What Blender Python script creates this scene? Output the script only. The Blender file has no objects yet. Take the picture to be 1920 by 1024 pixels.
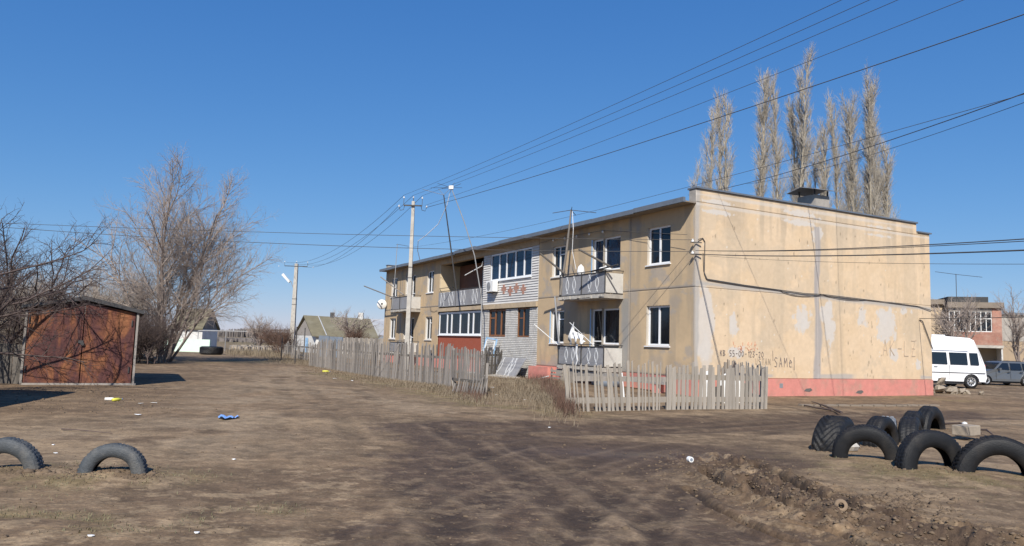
import bpy, math, random
import numpy as np
from mathutils import Vector, Matrix
S = bpy.context.scene
COL = S.collection
PI = math.pi

# ------------------------------------------------------------------ camera
F = 1388.14; PITCH = .094845; ROLL = .030898; HC = 1.6
cd = bpy.data.cameras.new('camera'); cam = bpy.data.objects.new('camera', cd); COL.objects.link(cam)
cd.sensor_width = 36; cd.lens = 36 * F / 1920; cd.clip_start = .05; cd.clip_end = 9000
cam.matrix_world = (Matrix.Translation((0, 0, HC)) @ Matrix.Rotation(PI / 2 + PITCH, 4, 'X')
                    @ Matrix.Rotation(ROLL, 4, 'Z'))
S.camera = cam
S.render.resolution_x = 1024; S.render.resolution_y = 546

# ------------------------------------------------------------------ light
SUN_EL = math.radians(41.0); LX, LY = .130, .9915     # horizontal travel of the sunlight
sd = bpy.data.lights.new('sun', 'SUN'); sd.energy = 4.6; sd.angle = math.radians(.55); sd.color = (1, .945, .86)
so = bpy.data.objects.new('sun', sd); COL.objects.link(so)
ld = Vector((LX * math.cos(SUN_EL), LY * math.cos(SUN_EL), -math.sin(SUN_EL)))
so.rotation_euler = ld.to_track_quat('-Z', 'Y').to_euler()
W = bpy.data.worlds.new('World'); S.world = W; W.use_nodes = True
wn = W.node_tree.nodes; wl = W.node_tree.links
sky = wn.new('ShaderNodeTexSky'); sky.sky_type = 'NISHITA'; sky.sun_disc = False
sky.sun_elevation = SUN_EL; sky.sun_rotation = math.atan2(-LX, -LY)
sky.air_density = 1.0; sky.dust_density = .05; sky.ozone_density = 3.2; sky.altitude = 0
bg = wn['Background']; bg.inputs[1].default_value = .078
sep = wn.new('ShaderNodeSeparateColor'); com = wn.new('ShaderNodeCombineColor'); wl.new(sky.outputs[0], sep.inputs[0])
for k, (g, a) in enumerate(((1.08, .49), (.73, 1.18), (.474, 2.84))):      # colour grade of the sky
    p = wn.new('ShaderNodeMath'); p.operation = 'POWER'; p.inputs[1].default_value = g
    q = wn.new('ShaderNodeMath'); q.operation = 'MULTIPLY'; q.inputs[1].default_value = a
    wl.new(sep.outputs[k], p.inputs[0]); wl.new(p.outputs[0], q.inputs[0]); wl.new(q.outputs[0], com.inputs[k])
wl.new(com.outputs[0], bg.inputs[0])
S.view_settings.view_transform = 'Standard'; S.view_settings.look = 'None'
S.view_settings.exposure = 0.36; S.view_settings.gamma = 1; S.view_settings.use_curve_mapping = False
S.render.engine = 'CYCLES'
S.cycles.max_bounces = 6; S.cycles.transparent_max_bounces = 12

# ------------------------------------------------------------------ geometry of the place
cp, sp, cr, sr = math.cos(PITCH), math.sin(PITCH), math.cos(ROLL), math.sin(ROLL)
YAW = 1.087966; CX, CY = 6.2791, 25.1913
Ux, Uy = math.sin(YAW), math.cos(YAW); Vx, Vy = -Uy, Ux
def ray(x, y):
    a = (x - 960) / F; b = (512 - y) / F
    xx = a * cr - b * sr; zz = a * sr + b * cr
    return xx, cp - zz * sp, sp + zz * cp
def gnd(x, y, z=0.):                       # survey point on level z
    d = ray(x, y); k = (z - HC) / d[2]; return (d[0] * k, d[1] * k)
def dep(x, y, Y):                          # survey point at distance Y
    d = ray(x, y); k = Y / d[1]; return (d[0] * k, Y, HC + d[2] * k)
def bw(t, s, z):                           # apartment building coordinates -> world
    return (CX + Ux * t + Vx * s, CY + Uy * t + Vy * s, z)

# ------------------------------------------------------------------ noise
def hsh(i, j, s):
    n = (i * 374761393 + j * 668265263 + s * 1274126177) & 0xffffffff
    n = ((n ^ (n >> 13)) * 1274126177) & 0xffffffff
    return ((n ^ (n >> 16)) & 0xffff) / 65535.
def vnoise(x, y, s=0):
    xi = np.floor(x).astype(np.int64); yi = np.floor(y).astype(np.int64)
    fx = x - xi; fy = y - yi; fx = fx * fx * (3 - 2 * fx); fy = fy * fy * (3 - 2 * fy)
    a = hsh(xi, yi, s); b = hsh(xi + 1, yi, s); c = hsh(xi, yi + 1, s); d = hsh(xi + 1, yi + 1, s)
    return (a + (b - a) * fx) * (1 - fy) + (c + (d - c) * fx) * fy
def fbm(x, y, s=0, o=4, g=.5):
    x = np.asarray(x, float); y = np.asarray(y, float)
    t = 0; a = 1; n = 0
    for k in range(o):
        t = t + a * vnoise(x * 2 ** k + 17.3 * k, y * 2 ** k - 9.1 * k, s + k * 7); n += a; a *= g
    return t / n
def ss(a, b, x):
    t = np.clip((x - a) / (b - a), 0, 1); return t * t * (3 - 2 * t)
def dpoly(x, y, pts):                      # distance to a polyline
    d = np.full(np.shape(x), 1e9)
    for (ax, ay), (bx, by) in zip(pts[:-1], pts[1:]):
        vx, vy = bx - ax, by - ay
        t = np.clip(((x - ax) * vx + (y - ay) * vy) / (vx * vx + vy * vy), 0, 1)
        d = np.minimum(d, np.hypot(x - ax - t * vx, y - ay - t * vy))
    return d
def mixc(c, col, m):
    return c * (1 - m[..., None]) + np.array(col) * m[..., None]

# ------------------------------------------------------------------ materials
def mat(name, col, var=.18, rough=.85, scale=3., bump=.25, bscale=30., metal=0, attr=None, dirt=None,
        dscale=1.2, damt=.5, rnd=0., stretch=None, wet=False, spec=.5, fine=0.):
    m = bpy.data.materials.new(name); m.use_nodes = True
    n = m.node_tree.nodes; l = m.node_tree.links; b = n['Principled BSDF']
    tc = n.new('ShaderNodeTexCoord'); mp = n.new('ShaderNodeMapping'); l.new(tc.outputs['Object'], mp.inputs[0])
    if stretch: mp.inputs['Scale'].default_value = stretch
    def noise(sc, det=6, rg=.6):
        t = n.new('ShaderNodeTexNoise'); t.inputs['Scale'].default_value = sc
        t.inputs['Detail'].default_value = det; t.inputs['Roughness'].default_value = rg
        l.new(mp.outputs[0], t.inputs['Vector']); return t.outputs['Fac']
    if attr:
        a = n.new('ShaderNodeAttribute'); a.attribute_name = attr; src = a.outputs['Color']
    else:
        a = n.new('ShaderNodeRGB'); a.outputs[0].default_value = (*col, 1); src = a.outputs[0]
    if dirt:
        r = n.new('ShaderNodeMapRange'); r.inputs[1].default_value = .48; r.inputs[2].default_value = .68
        r.inputs[4].default_value = damt; l.new(noise(dscale, 8, .65), r.inputs[0])
        mx = n.new('ShaderNodeMix'); mx.data_type = 'RGBA'; l.new(r.outputs[0], mx.inputs[0])
        l.new(src, mx.inputs[6]); mx.inputs[7].default_value = (*dirt, 1); src = mx.outputs[2]
    v = n.new('ShaderNodeMapRange'); v.inputs[1].default_value = .25; v.inputs[2].default_value = .75
    v.inputs[3].default_value = 1 - var; v.inputs[4].default_value = 1 + var
    l.new(noise(scale, 8, .7), v.inputs[0]); val = v.outputs[0]
    if fine:
        f2 = n.new('ShaderNodeMapRange'); f2.inputs[1].default_value = .3; f2.inputs[2].default_value = .7
        f2.inputs[3].default_value = 1 - fine; f2.inputs[4].default_value = 1 + fine; l.new(noise(scale * 9, 6, .75), f2.inputs[0])
        mf = n.new('ShaderNodeMath'); mf.operation = 'MULTIPLY'; l.new(val, mf.inputs[0]); l.new(f2.outputs[0], mf.inputs[1]); val = mf.outputs[0]
    if rnd:
        oi = n.new('ShaderNodeObjectInfo'); r2 = n.new('ShaderNodeMapRange')
        r2.inputs[3].default_value = 1 - rnd; r2.inputs[4].default_value = 1 + rnd
        l.new(oi.outputs['Random'], r2.inputs[0])
        mu = n.new('ShaderNodeMath'); mu.operation = 'MULTIPLY'; l.new(val, mu.inputs[0]); l.new(r2.outputs[0], mu.inputs[1]); val = mu.outputs[0]
    vm = n.new('ShaderNodeVectorMath'); vm.operation = 'SCALE'; l.new(src, vm.inputs[0]); l.new(val, vm.inputs['Scale'])
    l.new(vm.outputs[0], b.inputs['Base Color'])
    b.inputs['Roughness'].default_value = rough; b.inputs['Metallic'].default_value = metal
    b.inputs['Specular IOR Level'].default_value = spec
    if wet:
        a2 = n.new('ShaderNodeAttribute'); a2.attribute_name = 'Wet'
        r3 = n.new('ShaderNodeMapRange'); r3.inputs[3].default_value = .95; r3.inputs[4].default_value = .3
        l.new(a2.outputs['Fac'], r3.inputs[0]); l.new(r3.outputs[0], b.inputs['Roughness'])
    if bump:
        bp = n.new('ShaderNodeBump'); bp.inputs['Strength'].default_value = bump; bp.inputs['Distance'].default_value = .02
        l.new(noise(bscale, 8, .65), bp.inputs['Height']); l.new(bp.outputs[0], b.inputs['Normal'])
    return m
def glassmat(name, tint=(.55, .6, .66), clear=.5, rough=.03):
    m = bpy.data.materials.new(name); m.use_nodes = True
    n = m.node_tree.nodes; l = m.node_tree.links; b = n['Principled BSDF']
    b.inputs['Base Color'].default_value = (.015, .03, .06, 1) if 'blue' in name else (.012, .016, .022, 1); b.inputs['Roughness'].default_value = rough  # blue variant carries the sky's reflection in its base colour
    b.inputs['Specular IOR Level'].default_value = .8; b.inputs['IOR'].default_value = 1.6
    t = n.new('ShaderNodeBsdfTransparent'); t.inputs[0].default_value = (*tint, 1)
    mx = n.new('ShaderNodeMixShader'); mx.inputs[0].default_value = 1 - clear
    l.new(t.outputs[0], mx.inputs[1]); l.new(b.outputs[0], mx.inputs[2]); l.new(mx.outputs[0], n['Material Output'].inputs[0])
    return m
M = dict(
    ground=mat('soil', (1, 1, 1), attr='Col', var=.34, scale=3.0, bump=1., bscale=12, wet=True, spec=.3, fine=.34),
    paint=mat('painted plaster', (1, 1, 1), attr='Col', var=.055, scale=5, bump=.3, bscale=18, rough=.9, spec=.25),
    concrete=mat('grey concrete', (.36, .33, .29), var=.22, dirt=(.2, .18, .16), scale=6),
    conc_light=mat('pale concrete', (.46, .43, .38), var=.2, dirt=(.28, .25, .22), scale=5),
    beige=mat('beige concrete', (.46, .36, .24), var=.2, dirt=(.26, .22, .18), scale=4),
    soffit=mat('eave board', (.22, .18, .14), var=.2),
    pink=mat('pink plinth paint', (.60, .235, .19), var=.16, dirt=(.40, .27, .2), dscale=1.6, damt=.65, rough=.8),
    darkroof=mat('grey roofing metal', (.13, .15, .18), var=.2, rough=.5),
    bitumen=mat('bitumen', (.05, .05, .05), var=.2),
    balpanel=mat('grey balcony panel', (.27, .27, .28), var=.12, dirt=(.19, .18, .18), scale=8, rough=.8),
    balside=mat('pale balcony panel', (.52, .50, .46), var=.12, dirt=(.34, .31, .28), rough=.8),
    motif=mat('white relief paint', (.55, .56, .57), var=.12, rough=.7),
    white=mat('white window plastic', (.80, .81, .82), var=.04, rough=.35, bump=0),
    whitep=mat('white paint', (.76, .76, .74), var=.1, rough=.6, dirt=(.5, .48, .44), damt=.3),
    bluep=mat('pale blue paint', (.30, .50, .72), var=.12, rough=.6, dirt=(.4, .45, .5), damt=.4),
    brownw=mat('brown varnished wood', (.23, .10, .045), var=.3, rough=.6),
    wbrick=mat('white silicate brick', (.62, .60, .56), var=.22, scale=9, dirt=(.3, .28, .26), dscale=2, damt=.5),
    mortar=mat('dark mortar', (.13, .12, .11), var=.2),
    siding=mat('white boards', (.62, .60, .57), var=.1, rough=.6, stretch=(1, .3, 1), dirt=(.36, .34, .32), damt=.4),
    redpaint=mat('red brown paint', (.34, .085, .045), var=.2, dirt=(.22, .07, .05), dscale=3),
    redbrick=mat('red brick', (.38, .19, .14), var=.25, scale=6, dirt=(.48, .36, .29)),
    rust=None,
    iron=mat('dark iron', (.05, .048, .048), var=.3, rough=.6),
    steel=mat('grey steel', (.32, .32, .32), var=.2, rough=.5, metal=.3),
    wire=mat('wire', (.07, .068, .068), var=.1, bump=0),
    whitewire=mat('white cable', (.75, .76, .78), var=.05, bump=0),
    oldwood=mat('weathered grey wood', (.25, .225, .20), var=.3, scale=14, bump=.5, bscale=40, stretch=(1, 1, .12), rnd=.38, rough=.9),
    palewood=mat('pale weathered board', (.335, .295, .245), var=.22, scale=12, bump=.4, bscale=40, stretch=(1, 1, .15), rnd=.16, rough=.9),
    darkwood=mat('dark brown wood', (.10, .088, .075), var=.3, scale=10, stretch=(1, 1, .15), rnd=.25),  # one dark brown tone for fences, props and boards
    bark=mat('purple grey bark', (.20, .16, .14), var=.25, scale=8),
    twig=mat('brown grey twigs', (.34, .28, .24), var=.25, scale=3, bump=0),
    twigdark=mat('dark plum twigs', (.085, .06, .052), var=.25, scale=3, bump=0),
    bushm=mat('brush twigs', (.34, .285, .23), var=.3, scale=2, bump=0),
    poplar=mat('pale poplar twigs', (.42, .375, .31), var=.25, scale=2, bump=0),
    poplarb=mat('poplar bark', (.34, .30, .23), var=.35, scale=2, bump=0, dirt=(.12, .1, .08)),
    rubber=mat('old tyre rubber', (.012, .0125, .014), var=.35, scale=8, rough=.55, dirt=(.045, .038, .031), dscale=3.5, damt=.45, bump=.3, bscale=60, spec=.3),
    rubberg=mat('dusty grey rubber', (.055, .062, .068), var=.35, scale=8, rough=.6, dirt=(.12, .108, .09), dscale=4, damt=.6, bump=.4, bscale=50),
    rubberw=mat('whitened rubber', (.22, .23, .24), var=.5, scale=14, rough=.35, dirt=(.05, .05, .05), dscale=6, damt=.8),
    stone=mat('clay clods', (.185, .135, .092), var=.35, scale=3, rnd=.3, spec=.1),
    rubble=mat('pale rubble', (.30, .25, .19), var=.25, rnd=.2),
    glass=glassmat('window glass'),
    glass_sky=glassmat('blue window glass', (.45, .6, .8), .42, .02),  # blue of the reflected sky is put into the glass tint
    carglass=glassmat('vehicle glass', (.2, .22, .24), .25),
    curtain=mat('pale curtain', (.55, .60, .66), var=.12, scale=2, stretch=(1, 6, .1), bump=0),
    interior=mat('room wall', (.22, .2, .18), var=.1, bump=0),
    cloth=mat('white cloth', (.78, .78, .77), var=.06, scale=4, bump=.2, bscale=8),
    grass=mat('dry short grass', (.17, .155, .085), var=.3, scale=1.5, bump=0),
    straw=mat('straw weeds', (.21, .165, .11), var=.3, scale=1.5, bump=0),
    redweed=mat('red brown weeds', (.13, .075, .052), var=.3, scale=1.5, bump=0),
    vanwhite=mat('white vehicle paint', (.80, .81, .83), var=.04, rough=.25, bump=0, dirt=(.62, .58, .52), dscale=1.5, damt=.25),
    carpaint=mat('grey vehicle paint', (.16, .17, .18), var=.06, rough=.3, metal=.5, bump=0, dirt=(.22, .2, .17), damt=.35),
    black=mat('black plastic', (.018, .018, .02), var=.2, rough=.6, bump=0),
    rimm=mat('wheel rim', (.5, .5, .5), var=.1, rough=.35, metal=.5, bump=0),
    redlamp=mat('red lamp', (.5, .02, .02), var=.05, rough=.3, bump=0),
    mint=mat('mint plaster', (.60, .74, .62), var=.05, rough=.8),
    moss=mat('mossy slate roof', (.155, .135, .085), var=.22, scale=1.5, dirt=(.2, .185, .14), dscale=.6, stretch=(1, 1, 1)),
    slate=mat('pale slate roof', (.36, .37, .38), var=.1, scale=2),
    whitewash=mat('whitewash', (.62, .61, .58), var=.1, dirt=(.42, .4, .36)),
    bluegrey=mat('blue grey sheet', (.20, .23, .27), var=.15, rough=.6),
    bluelitter=mat('blue plastic', (.16, .30, .62), var=.1, bump=0, rough=.4),
    yellow=mat('yellow plastic', (.65, .62, .08), var=.1, bump=0, rough=.4),
    orange=mat('orange rag', (.5, .16, .07), var=.2),
    rubdirt=mat('earth stained kerb', (.235, .19, .145), var=.25, dirt=(.15, .12, .09), dscale=3),
    ink=mat('graffiti ink', (.21, .17, .15), var=.3, bump=0),
    inkpale=mat('almost gone graffiti', (.50, .39, .28), var=.3, bump=0),
    inkfaint=mat('faded graffiti', (.40, .32, .235), var=.3, bump=0),
    inkred=mat('orange graffiti', (.60, .29, .18), var=.3, bump=0),
    farwood=mat('far tree belt', (.19, .165, .15), var=.3, scale=.05, bump=0),
    ceramic=mat('white ceramic', (.78, .78, .76), var=.04, rough=.25, bump=0),
)
def rustmat():
    m = bpy.data.materials.new('rusty sheet'); m.use_nodes = True
    n = m.node_tree.nodes; l = m.node_tree.links; b = n['Principled BSDF']
    tc = n.new('ShaderNodeTexCoord')
    mp = n.new('ShaderNodeMapping'); mp.inputs['Scale'].default_value = (1.2, 1, .45); l.new(tc.outputs['Object'], mp.inputs[0])
    t = n.new('ShaderNodeTexNoise'); t.inputs['Scale'].default_value = 1.7; t.inputs['Detail'].default_value = 9; t.inputs['Roughness'].default_value = .62; t.inputs['Distortion'].default_value = .6
    l.new(mp.outputs[0], t.inputs['Vector'])
    r = n.new('ShaderNodeValToRGB'); e = r.color_ramp.elements
    e[0].position = .33; e[0].color = (.06, .028, .03, 1); e[1].position = .72; e[1].color = (.33, .16, .075, 1)
    for p, c in ((.46, (.11, .044, .038, 1)), (.53, (.17, .066, .038, 1)), (.61, (.26, .105, .048, 1))):
        x = e.new(p); x.color = c
    l.new(t.outputs['Fac'], r.inputs[0])
    t2 = n.new('ShaderNodeTexNoise'); t2.inputs['Scale'].default_value = 14; t2.inputs['Detail'].default_value = 8; t2.inputs['Roughness'].default_value = .7
    l.new(tc.outputs['Object'], t2.inputs['Vector'])
    mr = n.new('ShaderNodeMapRange'); mr.inputs[1].default_value = .3; mr.inputs[2].default_value = .7; mr.inputs[3].default_value = .62; mr.inputs[4].default_value = 1.3
    l.new(t2.outputs['Fac'], mr.inputs[0])
    vm = n.new('ShaderNodeVectorMath'); vm.operation = 'SCALE'; l.new(r.outputs[0], vm.inputs[0]); l.new(mr.outputs[0], vm.inputs['Scale'])
    l.new(vm.outputs[0], b.inputs['Base Color']); b.inputs['Roughness'].default_value = .8; b.inputs['Specular IOR Level'].default_value = .3
    bp = n.new('ShaderNodeBump'); bp.inputs['Strength'].default_value = .3; bp.inputs['Distance'].default_value = .02
    l.new(t2.outputs['Fac'], bp.inputs['Height']); l.new(bp.outputs[0], b.inputs['Normal'])
    return m
M['rust'] = rustmat()

# ------------------------------------------------------------------ mesh helpers
def arrmesh(name, v, f, col=None, wet=None, smooth=False):
    v = np.asarray(v, np.float32); f = np.asarray(f, np.int32); k = f.shape[1]
    me = bpy.data.meshes.new(name)
    me.vertices.add(len(v)); me.vertices.foreach_set('co', v.ravel())
    me.loops.add(f.size); me.loops.foreach_set('vertex_index', f.ravel())
    me.polygons.add(len(f)); me.polygons.foreach_set('loop_start', np.arange(0, f.size, k, dtype=np.int32))
    if smooth: me.polygons.foreach_set('use_smooth', np.ones(len(f), bool))
    if col is not None:
        a = me.attributes.new('Col', 'FLOAT_COLOR', 'POINT')
        a.data.foreach_set('color', np.concatenate([col, np.ones((len(col), 1))], 1).astype(np.float32).ravel())
    if wet is not None:
        a = me.attributes.new('Wet', 'FLOAT', 'POINT'); a.data.foreach_set('value', wet.astype(np.float32).ravel())
    me.update(); me.validate()
    return me
def link(name, me, m, parent=None):
    o = bpy.data.objects.new(name, me); COL.objects.link(o)
    if m and not me.materials: me.materials.append(m)
    if parent: o.parent = parent
    return o
def tag(o, label, cat=None, group=None):
    if label: o['label'] = label
    if cat: o['category'] = cat
    if group: o['group'] = group
    return o
def thing(name, loc, label, cat, rot=0, group=None):
    o = bpy.data.objects.new(name, None); COL.objects.link(o); o.empty_display_size = .3
    o.location = loc; o.rotation_euler = (0, 0, rot)
    return tag(o, label, cat, group)
class MB:
    def __init__(s): s.v = []; s.f = []
    def add(s, v, f):
        n = len(s.v); s.v += [tuple(p) for p in v]; s.f += [tuple(i + n for i in q) for q in f]; return s
    def box(s, x0, y0, z0, x1, y1, z1):
        v = [(x0, y0, z0), (x1, y0, z0), (x1, y1, z0), (x0, y1, z0), (x0, y0, z1), (x1, y0, z1), (x1, y1, z1), (x0, y1, z1)]
        return s.add(v, [(0, 3, 2, 1), (4, 5, 6, 7), (0, 1, 5, 4), (1, 2, 6, 5), (2, 3, 7, 6), (3, 0, 4, 7)])
    def bar(s, a, b, w, h, up=(0, 0, 1)):          # rectangular bar between two points
        a, b = Vector(a), Vector(b); d = (b - a).normalized(); u = Vector(up)
        if abs(d.dot(u)) > .98: u = Vector((1, 0, 0))
        x = d.cross(u).normalized() * w / 2; y = d.cross(x).normalized() * h / 2
        v = [p + i * x + j * y for p in (a, b) for i, j in ((-1, -1), (1, -1), (1, 1), (-1, 1))]
        return s.add(v, [(0, 1, 2, 3), (7, 6, 5, 4), (0, 4, 5, 1), (1, 5, 6, 2), (2, 6, 7, 3), (3, 7, 4, 0)])
    def tube(s, pts, r, n=6, r1=None):
        pts = [Vector(p) for p in pts]; k = len(pts); r1 = r if r1 is None else r1; base = len(s.v)
        for i, p in enumerate(pts):
            d = (pts[min(i + 1, k - 1)] - pts[max(i - 1, 0)]).normalized()
            u = Vector((0, 0, 1)) if abs(d.z) < .9 else Vector((1, 0, 0))
            x = d.cross(u).normalized(); y = d.cross(x); rr = r + (r1 - r) * i / max(1, k - 1)
            for j in range(n):
                a = 2 * PI * j / n; s.v.append(tuple(p + rr * (math.cos(a) * x + math.sin(a) * y)))
        for i in range(k - 1):
            for j in range(n):
                a = base + i * n + j; b = base + i * n + (j + 1) % n
                s.f.append((a, b, b + n, a + n))
        s.f.append(tuple(base + j for j in reversed(range(n)))); s.f.append(tuple(base + (k - 1) * n + j for j in range(n)))
        return s
    def prism(s, poly, axis, a, b):                 # polygon in the two other axes, extruded on axis
        def P(p, q):
            l = list(p); l.insert(axis, q); return tuple(l)
        n = len(poly); v = [P(p, a) for p in poly] + [P(p, b) for p in poly]
        return s.add(v, [tuple(range(n))[::-1], tuple(range(n, 2 * n))] + [(i, (i + 1) % n, n + (i + 1) % n, n + i) for i in range(n)])
    def lathe(s, prof, n=24, axis=2, c=(0, 0, 0)):  # (r, h) profile round an axis
        base = len(s.v)
        for j in range(n):
            a = 2 * PI * j / n
            for r, h in prof:
                q = [r * math.cos(a), r * math.sin(a)]; q.insert(axis, h); s.v.append(tuple(q[i] + c[i] for i in range(3)))
        k = len(prof)
        for j in range(n):
            for i in range(k - 1):
                a = base + j * k + i; b = base + ((j + 1) % n) * k + i; s.f.append((a, b, b + 1, a + 1))
        return s
    def mesh(s, name, smooth=False, off=None):
        me = bpy.data.meshes.new(name)
        v = s.v if off is None else [(p[0] - off[0], p[1] - off[1], p[2] - off[2]) for p in s.v]
        me.from_pydata(v, [], s.f); me.update()
        if smooth: me.polygons.foreach_set('use_smooth', [True] * len(me.polygons))
        return me
    def build(s, name, m, parent=None, smooth=False, off=None):
        return link(name, s.mesh(name, smooth, off), M[m] if isinstance(m, str) else m, parent)
def centred(mb, name, m, label, cat, group=None, smooth=False):   # a one-mesh thing with its origin at its base
    c = np.array(mb.v); o = (float((c[:, 0].min() + c[:, 0].max()) / 2), float((c[:, 1].min() + c[:, 1].max()) / 2), float(c[:, 2].min()))
    ob = mb.build(name, m, None, smooth, o); ob.location = o
    return tag(ob, label, cat, group)
def bevel(o, w, seg=2):
    b = o.modifiers.new('bevel', 'BEVEL'); b.width = w; b.segments = seg; b.limit_method = 'ANGLE'; return o

# ------------------------------------------------------------------ ground
P = lambda l: [gnd(*p) for p in l]
RUTS = [(P([(1335, 853), (1372, 866), (1392, 872)]), .05, .07), (P([(1408, 872), (1450, 893), (1500, 920), (1545, 940), (1600, 962), (1700, 985), (1920, 1035)]), .08, .10),
        (P([(1318, 883), (1345, 905), (1385, 925)]), .07, .08), (P([(1390, 905), (1430, 930), (1475, 948), (1520, 968)]), .10, .10),
        (P([(1290, 915), (1340, 952), (1400, 985), (1480, 1020)]), .05, .045), (P([(1600, 985), (1690, 1005), (1780, 1023), (1900, 1060)]), .09, .07),
        (P([(1480, 985), (1560, 1000), (1640, 1040)]), .06, .05)]
RZONE = P([(1330, 865), (1400, 905), (1500, 945), (1640, 985), (1920, 1040)])
WETL = [(P([(900, 812), (1050, 803), (1250, 800), (1500, 790), (1600, 780), (1800, 778)]), 1.35), (P([(880, 808), (1000, 840), (1180, 850), (1280, 850)]), 1.7),
        (P([(980, 870), (1040, 960), (1100, 1100)]), 1.9), (P([(1330, 870), (1420, 910), (1560, 960), (1920, 1060)]), .45)]
TRACKS = [(P([(560, 1080), (640, 980), (780, 890), (960, 835), (1200, 806), (1500, 790), (1900, 800)]), .20), (P([(760, 1080), (860, 970), (1000, 895), (1180, 845), (1420, 812), (1560, 797)]), .20),
          (P([(1010, 1090), (1080, 980), (1160, 900), (1300, 845)]), .18), (P([(1180, 1090), (1220, 980), (1290, 910), (1400, 850), (1540, 812)]), .16),
          (P([(330, 1080), (420, 930), (500, 830), (540, 760), (520, 705)]), .22), (P([(120, 1080), (250, 930), (380, 820), (450, 750), (470, 700)]), .22),
          (P([(900, 1090), (820, 960), (700, 850), (620, 770), (560, 705)]), .2), (P([(1120, 1000), (960, 880), (820, 800), (660, 730)]), .2), (P([(0, 800), (250, 785), (460, 740), (540, 705)]), .25), (P([(1330, 1080), (1180, 960), (1020, 860), (900, 805)]), .15)]
PALE = [(P([(560, 690), (500, 730), (420, 790), (300, 840), (150, 820)]), 1.6), (P([(620, 730), (800, 770), (1000, 790)]), .9), (P([(1440, 770), (1900, 790)]), 1.6)]
GREEN = [(P([(100, 890), (300, 900), (0, 905)]), .55), (P([(1440, 860), (1600, 880), (1800, 905), (1920, 910)]), .8), (P([(600, 700), (750, 725), (900, 760), (1060, 775)]), .9),
         (P([(420, 678), (560, 676)]), 3.), (P([(1720, 745), (1780, 750)]), 1.2), (P([(500, 960), (200, 990), (0, 970)]), .3)]
MOUND = [((5.4, 11.2), 1.0, .06), ((6.4, 10.3), 1.1, .05), ((3.0, 27.5), 2.5, .16), ((-4.35, 8.4), .55, .06), ((-5.4, 8.35), .55, .06), ((0.6, 26.5), 2.2, .12)]
MX, MY = gnd(1180, 848)
def height(x, y):
    r = np.hypot(x, y); near = np.exp(-(r / 45) ** 2)
    nb = (x - CX) * Ux + (y - CY) * Uy
    h = (.10 * (fbm(x / 5, y / 5, 3, 3) - .5) + .018 * (fbm(x / .9, y / .9, 5, 3) - .5)) * near
    h = h + (.009 * (fbm(x * 3.5, y * 3.5, 9, 4, .6) - .5) + .010 * (fbm(x * 14, y * 14, 10, 2) - .5)) * np.exp(-(r / 16) ** 2)
    for (mx, my), w, a in MOUND: h = h + a * np.exp(-((x - mx) ** 2 + (y - my) ** 2) / w ** 2)
    wx = x + .10 * (fbm(x * 2.2, y * 2.2, 21, 3) - .5); wy = y + .22 * (fbm(x * 2.2, y * 2.2, 22, 3) - .5)
    dz = dpoly(x, y, RZONE); z = np.exp(-(dz / 1.05) ** 4) * ss(1.5, 3.2, x)
    h = h + z * (.13 * (fbm(x * 2.6 + y, y * 3.6, 31, 6, .62) - .5) + .01)
    cl = fbm(x * 9, y * 9, 37, 3, .6); h = h + z * .035 * ss(.5, .7, cl)
    for pts, w, a in RUTS:
        d = dpoly(wx, wy, pts); m = .55 + .9 * fbm(x * 1.6, y * 1.6, 41, 2)
        h = h - 1.25 * a * m * np.exp(-(d / w) ** 4) + a * .6 * m * np.exp(-((d - 2.1 * w) / (.8 * w)) ** 2)
    for pts, tw in TRACKS:
        d = dpoly(x + .25 * (fbm(x * .7, y * .7, 66, 3) - .5), y, pts); fade = ss(.36, .58, fbm(x * .45, y * .45, 67, 3)) * np.exp(-(r / 22) ** 4)
        h = h - .011 * fade * np.exp(-(d / tw) ** 4) + .007 * fade * np.exp(-((d - 1.5 * tw) / (.4 * tw)) ** 2)
    # shallow wheel tracks on the mud road
    wd = dpoly(x, y, WETL[0][0]); h = h - .035 * np.exp(-((wd - .7) / .25) ** 2) - .03 * np.exp(-(wd / .2) ** 2)
    h = h - .03 * np.exp(-(((x - MX) / 2.4) ** 2 + ((y - MY) / 1.1) ** 2))
    wf = np.hypot(x + 6, y - 14)
    return h
def H1(x, y): return float(height(np.array([float(x)]), np.array([float(y)]))[0])
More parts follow.
